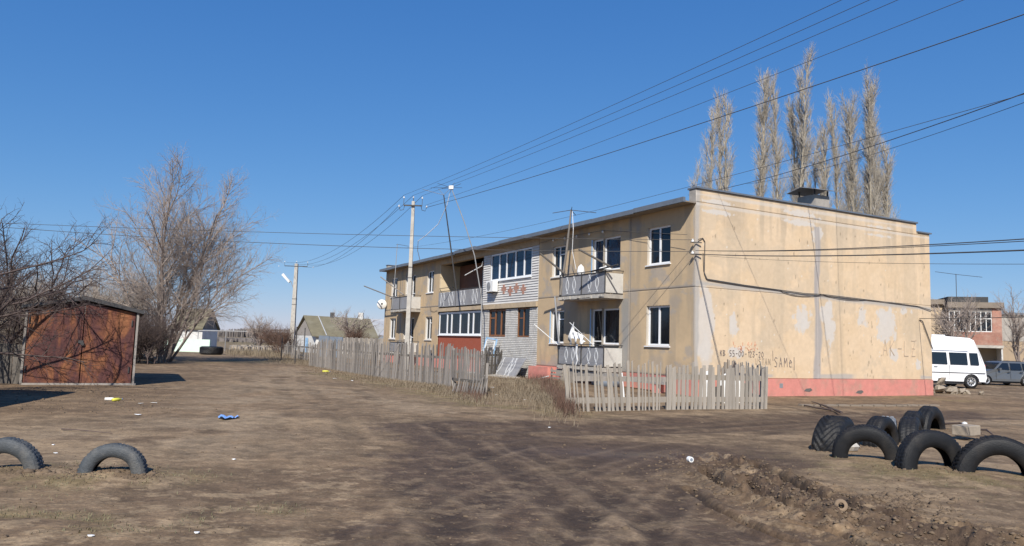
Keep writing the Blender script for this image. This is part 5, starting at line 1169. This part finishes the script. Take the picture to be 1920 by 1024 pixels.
MB().box(-4.1, -.3, -.2, -.13, -.2, 1.15).build('loggia_panel', 'whitep', T)
w3 = MB().box(-3.3, .9, 1.1, -3.2, .98, 2.5).box(-2.5, .9, 1.1, -2.4, .98, 2.5).box(-1.9, .9, 1.1, -1.8, .98, 2.5).box(-3.2, .9, 2.4, -1.8, .98, 2.5).build('window', 'whitep', T)
MB().box(-3.2, .94, 1.1, -1.9, .96, 2.4).build('pane', 'glass', w3)
w4 = MB(); 
for x in (-7.3, -6.55, -5.9): w4.box(x, .82, 3.9, x + .09, .9, 5.0)
w4.box(-7.3, .82, 3.82, -5.8, .9, 3.9).box(-7.3, .82, 5.0, -5.8, .9, 5.08); w4 = w4.build('window', 'white', T); MB().box(-7.2, .86, 3.9, -5.9, .88, 5.0).build('pane', 'glass', w4)
MB().box(-9.4, .60, 2.3, -5.0, .9, 2.5).build('ledge', 'conc_light', T); MB().box(-9.4, .7, 2.9, -5.0, .9, 3.02).build('ledge', 'conc_light', T)
MB().box(-8.2, 2, 6.85, -7.0, 3, 8.1).build('chimney', 'concrete', T); MB().box(-8.5, 1.7, 8.25, -6.7, 3.3, 8.32).build('chimney_cap', 'iron', T)
MB().tube([(-3.3, .5, 6.5), (-3.3, .5, 9.2)], .03, 5).tube([(-5, .5, 9.4), (-3.3, .5, 9.15), (-1.2, .5, 8.9)], .02, 4).build('antenna', 'iron', T)
p = Vector(dep(1880, 690, 74)); T = thing('grey_building', (p.x, p.y, 0), 'grey and brown end wall of a building at the right edge', 'building')
MB().box(0, 0, -.2, 16, 10, 3.35).build('wall', mat('brown plaster wall', (.36, .27, .18), var=.12, dirt=(.28, .22, .16)), T); MB().box(0.01, -.03, 3.36, 16, 10, 6.0).build('upper_wall', 'concrete', T); MB().box(-.2, -.3, 6.01, 16, 10, 6.2).build('roof_edge', 'darkroof', T)
ORCH2 = [dict(seg=5, wig=.08, trop=.04, ref=1, taper=.4), dict(n=9, t0=.25, seg=5, wig=.1, trop=.06, ang=40, len=2.6, rad=.06, ref=2.2, fall=.2), dict(n=10, t0=.1, seg=4, wig=.14, trop=.03, ang=42, len=1.4, rad=.022, ref=1.5), dict(n=7, t0=.1, seg=3, wig=.16, trop=.01, ang=42, len=.75, rad=.011, ref=.8)]
for k, (px, Y, h, lab) in enumerate(((1802, 58, 6.3, 'bare tree before the red brick loggia beyond the van'), (1776, 60, 6.2, 'bare tree before the cream wall left of the brick loggia'), (1912, 60, 6.6, 'bare tree at the right edge above the parked car'))):
    x = (px - 960) / F * Y; tree('bare_tree', (x, Y), lab, 'tree', [((0, 0, 0), (.03, 0, 1), h * .8, .11), ((0, 0, .8), (.35, 0, 1), h * .7, .08), ((0, 0, .8), (-.3, .1, 1), h * .7, .08)], ORCH2, 71 + k, 'bark', 'twig', sides=(6, 4, 3, 3), group='bare trees before the buildings at the right')
def wheel(T, x, y, R, w=.2):
    o = MB().lathe([(R * .62, -w / 2), (R * .93, -w / 2), (R, -w * .35), (R, w * .35), (R * .93, w / 2), (R * .62, w / 2)], 28, 1, (x, y, R)).build('wheel', 'rubber', T, True)
    m = MB().lathe([(0, -w * .42), (R * .15, -w * .46), (R * .2, -w * .36), (R * .55, -w * .40), (R * .62, -w * .5), (R * .66, -w * .5), (R * .66, w * .3), (0, w * .3)], 20, 1, (x, y, R)); m.build('rim', 'rimm', o, True)
    m = MB()
    for k in range(8): a = k * PI / 4; m.bar((x + R * .25 * math.cos(a), y - w * .43, R + R * .25 * math.sin(a)), (x + R * .5 * math.cos(a), y - w * .45, R + R * .5 * math.sin(a)), .05, .02, up=(0, 1, 0))
    m.build('hub_slot', 'black', o)
def carbody(T, outline, hw, m, arches, zb):
    """outline: list of (x, z) clockwise along the top; hw(z): half width; arches: (x, R)"""
    bot = []
    for ax, R in arches:
        for k in range(9): a = PI - PI * k / 8; bot.append((ax + R * math.cos(a), max(zb, zb + .08 + R * math.sin(a) * .95)))
    pts = outline + bot[::-1] if False else outline + bot
    v = [(x, -hw(z), z) for x, z in pts] + [(x, hw(z), z) for x, z in pts]; n = len(pts)
    f = [tuple(range(n)), tuple(range(2 * n - 1, n - 1, -1))] + [(i, n + i, n + (i + 1) % n, (i + 1) % n) for i in range(n)]
    o = MB().add(v, f).build('body', m, T); return o
# white high roof minibus: length along x, rear end at +x
vx, vy = gnd(1801, 727); T = thing('minibus', (vx, vy, 0), 'white high roof minibus parked beyond the building corner', 'van', -.03)
hwv = lambda z: 1.02 if z < 1.05 else (1.02 - (z - 1.05) * .07 if z < 1.85 else .964 - (z - 1.85) * .22)
out = [(-4.6, .38), (-4.75, .6), (-4.7, .95), (-3.9, 1.22), (-3.35, 1.88), (-2.95, 2.2), (-2.2, 2.62), (-1.2, 2.68), (.05, 2.62), (.28, 2.50), (.42, 2.1), (.50, 1.85), (.72, 1.15), (.78, .55), (.70, .36), (.40, .36)]
arch = [(0, .40), (-3.45, .40)]
b_ = []
for ax, R in arch:
    for k in range(9): a = PI * k / 8; b_.append((ax + R * math.cos(a), .36 + R * math.sin(a)))
pts = out[:-1] + b_
v = [(x, -hwv(z), z) for x, z in pts] + [(x, hwv(z), z) for x, z in pts]; n = len(pts)
MB().add(v, [tuple(range(n)), tuple(range(2 * n - 1, n - 1, -1))] + [(i, n + i, n + (i + 1) % n, (i + 1) % n) for i in range(n)]).build('body', 'vanwhite', T)
for (x0, x1, x2, x3) in ((-.02, .36, .44, -.02),):
    pass
for xs in (((-.02, 1.22), (.42, 1.22), (.36, 1.84), (-.05, 1.84)), ((-1.05, 1.22), (-.16, 1.22), (-.19, 1.84), (-1.08, 1.84)), ((-2.1, 1.22), (-1.2, 1.22), (-1.23, 1.84), (-2.13, 1.84)), ((-2.95, 1.22), (-2.25, 1.22), (-2.28, 1.84), (-2.95, 1.84)), ((-3.7, 1.25), (-3.1, 1.22), (-3.1, 1.84), (-3.3, 1.84))):
    for s in (-1, 1):
        q = MB().add([(x, s * (hwv(z) + .006), z) for x, z in xs] + [(x, s * (hwv(z) - .03), z) for x, z in xs], [(0, 1, 2, 3), (7, 6, 5, 4), (0, 4, 5, 1), (1, 5, 6, 2), (2, 6, 7, 3), (3, 7, 4, 0)]); q.build('side_window', 'carglass', T)
MB().box(-4.5, -1.032, .78, .70, -1.021, .82).build('trim_strip', 'black', T)
for xx in (-3.05, -2.18, -1.12): MB().box(xx, -1.024, .42, xx + .012, -1.016, 1.2).build('door_seam', 'black', T)
MB().box(-1.9, -1.03, 1.06, -1.72, -1.015, 1.1).build('door_handle', 'black', T)
MB().box(-2.2, -1.0, 1.98, -.1, -.965, 2.0).build('rain_gutter', 'vanwhite', T)
MB().prism([(-4.85, .36), (-4.6, .36), (-4.6, .62), (-4.85, .6)], 1, -.98, .98).build('bumper', 'black', T); MB().box(.72, -.95, .38, .88, .95, .55).build('bumper', 'black', T)
MB().box(-3.1, -.95, .22, .3, .95, .36).build('chassis', 'black', T)
MB().box(.70, -.96, .95, .755, -.80, 1.25).build('tail_lamp', 'redlamp', T)
MB().box(-1.6, -.3, 2.66, -.9, .3, 2.76).build('roof_hatch', 'vanwhite', T)
for x in (0, -3.45):
    for s in (-.9, .9): wheel(T, x, s, .36)
# grey hatchback facing left
fx, fy = gnd(1832, 721); T = thing('parked_car', (fx, fy, 0), 'dusty grey five door hatchback parked facing left behind the van', 'car', 0.10)
hwc = lambda z: .80 if z < .85 else .80 - (z - .85) * .30
out = [(-.62, .25), (-.68, .45), (-.64, .66), (-.5, .74), (.30, .90), (.52, .95), (1.02, 1.36), (1.30, 1.43), (2.5, 1.44), (2.85, 1.38), (3.22, .96), (3.30, .8), (3.32, .5), (3.25, .27)]
arch = [(2.52, .36), (0, .36)]
b_ = []
for ax, R in arch:
    for k in range(9): a = PI * k / 8; b_.append((ax + R * math.cos(a), .26 + R * math.sin(a)))
pts = out + b_; v = [(x, -hwc(z), z) for x, z in pts] + [(x, hwc(z), z) for x, z in pts]; n = len(pts)
MB().add(v, [tuple(range(n)), tuple(range(2 * n - 1, n - 1, -1))] + [(i, n + i, n + (i + 1) % n, (i + 1) % n) for i in range(n)]).build('body', 'carpaint', T)
for xs in (((.68, .97), (1.5, .95), (1.5, 1.34), (1.14, 1.34)), ((1.6, .95), (2.32, .95), (2.30, 1.34), (1.6, 1.34)), ((2.42, .95), (2.95, .98), (2.68, 1.32), (2.40, 1.34))):
    for s in (-1, 1): MB().add([(x, s * (hwc(z) + .005), z) for x, z in xs] + [(x, s * (hwc(z) - .03), z) for x, z in xs], [(0, 1, 2, 3), (7, 6, 5, 4), (0, 4, 5, 1), (1, 5, 6, 2), (2, 6, 7, 3), (3, 7, 4, 0)]).build('side_window', 'carglass', T)
MB().add([(.56, -.72, .985), (.56, .72, .985), (1.03, .60, 1.355), (1.03, -.60, 1.355), (.535, -.72, .975), (.535, .72, .975), (1.0, .60, 1.365), (1.0, -.60, 1.365)], [(4, 5, 6, 7), (0, 3, 2, 1), (0, 1, 5, 4), (1, 2, 6, 5), (2, 3, 7, 6), (3, 0, 4, 7)]).build('windscreen', 'carglass', T)
for x in (.62, 1.55, 2.36): MB().box(x, -.803, .34, x + .012, -.799, .92).build('door_seam', 'black', T)
for x in (1.35, 2.15): MB().box(x, -.83, .78, x + .16, -.80, .82).build('door_handle', 'black', T)
MB().box(-.69, -.74, .28, -.63, .74, .46).build('bumper', 'black', T); MB().box(3.28, -.74, .30, 3.36, .74, .5).build('bumper', 'black', T)
MB().box(-.66, -.72, .56, -.60, -.45, .70).build('headlight', 'ceramic', T); MB().box(-.66, .45, .56, -.60, .72, .70).build('headlight', 'ceramic', T)
MB().box(.75, -.95, .93, .86, -.80, 1.05).build('wing_mirror', 'carpaint', T); MB().box(-.4, -.7, .16, 3.1, .7, .27).build('underbody', 'black', T)
MB().tube([(1.3, -.5, 1.46), (2.5, -.5, 1.47)], .02, 5).tube([(1.3, .5, 1.46), (2.5, .5, 1.47)], .02, 5).build('roof_rail', 'black', T)
for x in (0, 2.52):
    for s in (-.72, .72): wheel(T, x, s, .30, .18)

# ------------------------------------------------------------------ stones, clods, litter
def rockmesh(seed, n=1):
    r = random.Random(seed); m = MB(); m.lathe([(0, -.5), (.45, -.35), (.6, 0), (.42, .35), (0, .5)], 7); m.v = [tuple(c * r.uniform(.55, 1.35) for c in p) for p in m.v]; return m.mesh('rock')
RM = [rockmesh(k) for k in range(6)]
def rocks_stuff(name, label, pts, m):
    V = []; Fc = []; b = 0; protos = []
    for me in RM:
        v = np.array([p.co for p in me.vertices]); f = np.array([tuple(p.vertices) for p in me.polygons]); protos.append((v, f))
    r = np.random.RandomState(3)
    for k, (x, y, s) in enumerate(pts):
        v, f = protos[k % 6]; a = r.uniform(0, 6.28); c, s_ = math.cos(a), math.sin(a); q = v * np.array((s, s * r.uniform(.6, 1), s * r.uniform(.45, .8)))
        V.append(np.stack([q[:, 0] * c - q[:, 1] * s_ + x, q[:, 0] * s_ + q[:, 1] * c + y, q[:, 2]], 1)); Fc.append(f + b); b += len(v)
    hz = height(np.array([p[0] for p in pts]), np.array([p[1] for p in pts]))
    for k in range(len(V)): V[k][:, 2] += hz[k]
    o = link(name, arrmesh(name, np.concatenate(V), np.concatenate(Fc)), M[m]); o['kind'] = 'stuff'; o['label'] = label
rs = np.random.RandomState(9); cl = []
for k in range(4200):
    i = rs.randint(0, len(RZONE) - 1); a, b = RZONE[i], RZONE[i + 1]; q = rs.rand(); x = a[0] + (b[0] - a[0]) * q + rs.normal(0, .45); y = a[1] + (b[1] - a[1]) * q + rs.normal(0, .7)
    cl.append((x, y, min(.05, .006 + rs.exponential(.008))))
for k in range(900):
    i = rs.randint(0, len(RZONE) - 1); a, b = RZONE[i], RZONE[i + 1]; q = rs.rand(); cl.append((a[0] + (b[0] - a[0]) * q + rs.normal(0, .5), a[1] + (b[1] - a[1]) * q + rs.normal(0, .6), rs.uniform(.02, .055)))
for k in range(350):
    x, y = gnd(rs.normal(1700, 50), rs.normal(945, 14)); cl.append((x, y, min(.1, .02 + rs.exponential(.02))))
for k in range(420):
    x, y = gnd(rs.uniform(100, 300), rs.normal(893, 8)); cl.append((x, y, .01 + rs.exponential(.009)))
for k in range(200):
    x, y = gnd(rs.uniform(-40, 90), rs.normal(893, 8)); cl.append((x, y, .01 + rs.exponential(.009)))
for k in range(2600):
    a = rs.uniform(-.62, .62); r0 = 1 / rs.uniform(1 / 28., 1 / 5.); cl.append((r0 * math.sin(a), r0 * math.cos(a), .006 + rs.exponential(.006) * (1 + r0 / 20)))
for k in range(500):
    x, y = gnd(rs.uniform(30, 330), rs.uniform(728, 775)); cl.append((x, y, .02 + rs.exponential(.014)))
for tx, ty_, tr, tz in TY:
    for k in range(150):
        q = rs.choice([-1, 1]) * tr * .9 + rs.normal(0, .09); o_ = rs.normal(0, .13); cl.append((tx + q * math.cos(tz) - o_ * math.sin(tz), ty_ + q * math.sin(tz) + o_ * math.cos(tz), .012 + rs.exponential(.014)))
rocks_stuff('clods', 'clods and crumbs of earth scattered over the ground', cl, 'stone')
# rubble by the building corner
cx, cy = gnd(1776, 738)
for k in range(9):
    r_ = random.Random(90 + k); s = .82 * (.55, .5, .42, .38, .45, .3, .32, .26, .24)[k]; x = cx + (-.3, .25, -.1, .6, -.65, .95, .1, -1.0, 1.3)[k]; y = cy + (0, .1, .3, 0, .1, .1, -.35, 0, -.3)[k]; z = (0.1, .05, .42, 0, 0, 0, 0, 0, 0)[k]
    o = link('rubble_lump', RM[k % 6], M['rubble']); o.location = (x, y, z + s * .25); o.scale = (s * 1.2, s, s * .75); o.rotation_euler = (r_.random(), r_.random(), r_.random() * 6)
    tag(o, ('large pale rubble lump at the left of the heap by the wall corner', 'large pale rubble lump in the middle of the heap by the wall corner', 'rubble lump on top of the heap by the wall corner', 'rubble lump on the right flank of the heap', 'rubble lump touching the wall corner', 'small rubble lump right of the heap', 'small lump in front of the rubble heap', 'small lump leftmost by the pink plinth end', 'small lump at the far right foot of the heap')[k], 'rubble', 'rubble heap by the wall corner')
# kerb stones across the yard
ka, kb = Vector((*gnd(1500, 762), 0)), Vector((*gnd(1760, 762), 0)); dk = kb - ka; nk = 12
for k in range(nk):
    p = ka + dk * (k / nk); o = MB().box(0, -.09, -.1, dk.length / nk - .05, .09, .05).build('kerb_stone', 'rubdirt'); o.location = (p.x, p.y, H1(p.x, p.y) - (.0, .012, .005)[k % 3]); o.rotation_euler = (random.Random(k).uniform(-.03, .03), 0, math.atan2(dk.y, dk.x))
    tag(o, 'worn kerb stone behind the tyres, number %s from the left' % ('one two three four five six seven eight nine ten eleven twelve'.split()[k]), 'kerb stone', 'kerb stones sunk in the yard')
def litter(px, py, kind, label, cat, s=1., rz=0.):
    x, y = gnd(px, py); z = H1(x, y); r_ = random.Random(int(px))
    if kind == 'rag':
        m = MB(); n = 9; 
        for i in range(n):
            for j in range(n):
                u, v_ = i / (n - 1) - .5, j / (n - 1) - .5; rr = 1 + .3 * math.sin(3 * math.atan2(v_, u) + px); m.v.append((u * .34 * s * rr, v_ * .34 * s * rr, .012 + .05 * s * abs(math.sin(u * 7 + px) * math.cos(v_ * 6)) + .02 * r_.random()))
        for i in range(n - 1):
            for j in range(n - 1): a = i * n + j; m.f.append((a, a + n, a + n + 1, a + 1))
        return put(m, 'rag', {'rag': 'cloth'}[kind] if cat == 'paper' else ('bluelitter' if cat == 'rag' else 'orange'), x, y, z, rz, label, cat)
    if kind == 'bottle':
        T = thing('plastic_bottle', (x, y, z + .045 * s), label, 'bottle', rz)
        MB().lathe([(0, -.13 * s), (.04 * s, -.13 * s), (.043 * s, .05 * s), (.015 * s, .11 * s), (.015 * s, .14 * s)], 10, 0).build('body', 'yellow' if 'yellow' in label else 'ceramic', T, True); MB().lathe([(0, .165 * s), (.017 * s, .165 * s), (.017 * s, .14 * s)], 8, 0).build('cap', 'bluelitter', T)
        return T
    if kind == 'scrap':
        m = MB(); k = 6; m.v = [(.08 * s * math.cos(a) * r_.uniform(.4, 1.2), .07 * s * math.sin(a) * r_.uniform(.4, 1.2), .004 + .02 * s * r_.random()) for a in [i * PI / 3 for i in range(6)]]; m.v += [(p[0], p[1], p[2] + .006) for p in m.v]
        m.f = [tuple(range(6))[::-1], tuple(range(6, 12))] + [(i, (i + 1) % 6, 6 + (i + 1) % 6, 6 + i) for i in range(6)]
        return put(m, 'paper_scrap', 'cloth', x, y, z, rz, label, cat)
litter(428, 787, 'rag', 'crumpled blue plastic bag on the dirt road', 'rag', .9, .3)
litter(440, 862, 'scrap', 'small bluish white scrap in the middle of the dirt', 'paper', .5)
litter(207, 751, 'bottle', 'clear white bottle on the ground before the garage', 'bottle', .9, .2)
litter(219, 752, 'bottle', 'yellow bottle beside the clear one before the garage', 'bottle', .9, 1.2)
for px, py, lab in ((263, 757, 'white scrap right of the bottles before the garage'), (288, 756, 'white scrap farthest right of the bottles before the garage'), (260, 779, 'pale scrap on the dirt below the bottles'), (100, 836, 'tiny white scrap between the two left tyres'), (104, 852, 'white scrap above the gap between the left tyres'), (170, 1014, 'white scrap at the bottom left edge'), (370, 1008, 'white scrap near the bottom left of the dirt'),
                    (1566, 854, 'white scrap at the foot of the tractor tyre'), (1676, 871, 'white scrap between the front row tyres'), (660, 714, 'white scrap beside the long picket fence'), (627, 710, 'small white scrap near the yellow one by the long fence'), (923, 732, 'white scrap on the dry grass bank'), (930, 743, 'lower white scrap on the dry grass bank'), (985, 752, 'pale scrap on the right of the grass bank'), (1030, 801, 'pale stone coloured scrap at the edge of the mud')):
    litter(px, py, 'scrap', lab, 'paper', .9 if py < 800 else .32)
litter(611, 698, 'bottle', 'yellow bottle by the left end of the long fence', 'bottle', 1.2, .5)
litter(672, 690 + 3, 'rag', 'orange cloth scrap at the foot of the long fence', 'cloth', 1.4)
x, y = gnd(1294, 866); T = thing('tin_can', (x, y, H1(x, y) + .05), 'white tin lid facing the camera at the edge of the mud', 'can', .3); T.scale = (.7, .7, .7); MB().lathe([(0, -.05), (.055, -.05), (.058, -.04), (.058, .05), (0, .05)], 16, 1).build('body', 'ceramic', T); MB().lathe([(0, -.056), (.03, -.056), (.034, -.0505)], 12, 1).build('lid', 'bluegrey', T)
x, y = gnd(1577, 968); T = thing('ring', (x, y, H1(x, y) + .06), 'small muddy round ring standing in the rutted mud', 'ring', -.1); T.rotation_euler = (-.3, 0, -.2); MB().lathe([(.028, -.02), (.055, -.03), (.068, 0), (.055, .03), (.028, .02), (.028, -.02)], 18, 1).build('rim', 'stone', T, True)
x, y = gnd(1812, 822); T = thing('concrete_block', (x, y, .06), 'pale broken block lying behind the right hand tyres', 'block', .6); bevel(MB().box(-.28, -.15, 0, .28, .15, .2).build('block', 'rubble', T), .02); MB().lathe([(0, 0), (.05, .02), (.05, .1), (0, .12)], 8, 2, (.3, .16, .12)).build('chip', 'ceramic', T)
x, y = gnd(1605, 845); o = put(MB().lathe([(0, -.1), (.16, -.05), (.2, .02), (.1, .12), (0, .14)], 9), 'plastic_bag', 'conc_light', x - .1, y + .1, .05, 0, 'grey crumpled bag inside the leftmost front tyre arch', 'bag')
def branch_or_shadow(pts_list, label, r=.03):
    m = MB()
    for pts in pts_list: m.tube([(*gnd(px, py), zz) for px, py, zz in pts], r, 6, r * .4)
    return centred(m, 'branch_or_shadow_strip', 'twigdark', label, 'branch')
branch_or_shadow([[(1578, 777, .05), (1545, 765, .07), (1522, 756, .05)], [(1560, 772, .05), (1530, 768, .05), (1498, 760, .04)]], 'dark forked strip standing in for a shadow on the earth beyond the tractor tyre', .035)  # forked shadow on the earth, built as thin dark tubes
branch_or_shadow([[(1770, 803, .1), (1800, 806, .15), (1840, 817, .05)], [(1790, 808, .05), (1850, 815, .1), (1862, 820, .05)]], 'dark branch lying beside the pale block', .03)
branch_or_shadow([[(115, 808, .03), (150, 810, .03), (210, 815, .02)]], 'thin stick lying on the dirt above the left tyres', .012)

# ------------------------------------------------------------------ grass and weeds
def blades(name, label, pts, h, w, m, seed, lean=.5, curve=True):
    r = np.random.RandomState(seed); n = len(pts); pts = np.array(pts); x, y = pts[:, 0], pts[:, 1]; z = height(x, y) - .01
    a = r.uniform(0, 2 * PI, n); hh = h * r.uniform(.45, 1.25, n) * (pts[:, 2] if pts.shape[1] > 2 else 1); l = np.abs(r.normal(0, lean, n)) * hh
    dx, dy = np.cos(a), np.sin(a); wx, wy = -dy * w / 2, dx * w / 2
    b0 = np.stack([x - wx, y - wy, z], 1); b1 = np.stack([x + wx, y + wy, z], 1)
    m0 = np.stack([x - wx * .7 + dx * l * .35, y - wy * .7 + dy * l * .35, z + hh * .6], 1); m1 = np.stack([x + wx * .7 + dx * l * .35, y + wy * .7 + dy * l * .35, z + hh * .6], 1)
    t0 = np.stack([x + dx * l - wx * .15, y + dy * l - wy * .15, z + hh], 1); t1 = np.stack([x + dx * l + wx * .15, y + dy * l + wy * .15, z + hh], 1)
    V = np.stack([b0, b1, m1, m0, t1, t0], 1).reshape(-1, 3); i = np.arange(n)[:, None] * 6
    Fc = np.concatenate([i + np.array([[0, 1, 2, 3]]), i + np.array([[3, 2, 4, 5]])]); o = link(name, arrmesh(name, V, Fc), M[m]); o['kind'] = 'stuff'; o['label'] = label
r = np.random.RandomState(77); gp = []
def sc(n, px0, px1, py0, py1, lst, s=1.):
    for k in range(n):
        x, y = gnd(r.uniform(px0, px1), r.uniform(py0, py1)); lst.append((x, y, s))
xg = []; n = 90000
a = r.uniform(-.64, .64, n); rr = 1 / r.uniform(1 / 40., 1 / 5., n); x = rr * np.sin(a); y = rr * np.cos(a); c_, w_, gm, wm = gcol(x, y); k = r.rand(n) < gm * .7 - wm * .6
gp = [(p, q, 1.) for p, q in zip(x[k], y[k])]
blades('short_grass', 'sparse short dry grass on the verges and round the tyres', gp, .035, .008, 'grass', 1, .8)
wp = []
def along_px(l, n, sd_px, lst, s=1.):
    for k in range(n):
        i = r.randint(0, len(l) - 1); q = r.rand(); px = l[i][0] + (l[i + 1][0] - l[i][0]) * q + r.normal(0, sd_px * 2); py = l[i][1] + (l[i + 1][1] - l[i][1]) * q + r.normal(0, sd_px)
        lst.append((*gnd(px, max(py, 660)), s))
along_px([(585, 690), (700, 710), (800, 724), (860, 738), (905, 752)], 9000, 5, wp, .7); along_px([(920, 740), (980, 735), (1040, 748), (1060, 765)], 9000, 11, wp, 1.); along_px([(915, 712), (1000, 718), (1050, 722)], 5000, 5, wp, .9)
along_px([(500, 672), (580, 682)], 2500, 3, wp, 1.2)
blades('dry_weeds', 'straw coloured dry weeds along the fence foot and on the bank', wp, .15, .011, 'straw', 2, .6)
wp = []; along_px([(1000, 718), (1030, 735), (1055, 752), (1068, 772)], 2600, 5, wp, 1.); along_px([(860, 735), (905, 748)], 900, 5, wp, .8); along_px([(1055, 765), (1068, 775)], 1200, 4, wp, 1.2)
blades('red_weeds', 'tall red brown dead weeds at the left end of the near picket fence', wp, .30, .009, 'redweed', 3, .4)
wp = []; along_px([(430, 662), (560, 668)], 3000, 2, wp, 1.); blades('verge_scrub', 'pale scrub on the distant verge', wp, .4, .03, 'straw', 4, .3)
# far tree belt and hills
def belt(name, label, Y, x0, x1, h, seed, m, n=9000):
    r = np.random.RandomState(seed); x = r.uniform(x0, x1, n); y = Y + r.uniform(-25, 25, n); hh = h * (.35 + 1.1 * fbm(x / 30., y * 0, seed, 5)) * r.uniform(.7, 1, n); s = r.uniform(.25, .8, n)
    a = r.uniform(0, PI, n); dx, dy = np.cos(a) * s, np.sin(a) * s
    V = np.stack([np.stack([x - dx, y - dy, 0 * x - .5], 1), np.stack([x + dx, y + dy, 0 * x - .5], 1), np.stack([x + dx * .5, y + dy * .5, hh], 1), np.stack([x - dx * .4, y - dy * .4, hh * .93], 1)], 1).reshape(-1, 3)
    o = link(name, arrmesh(name, V, np.arange(n * 4).reshape(-1, 4)), M[m]); o['kind'] = 'stuff'; o['label'] = label
belt('far_tree_belt', 'far low belt of bare trees on the horizon', 560, -560, 560, 7.5, 5, 'farwood', 42000)
belt('field_scrub', 'brown scrub on the far field', 190, -150, 150, 1.2, 6, 'farwood', 26000)
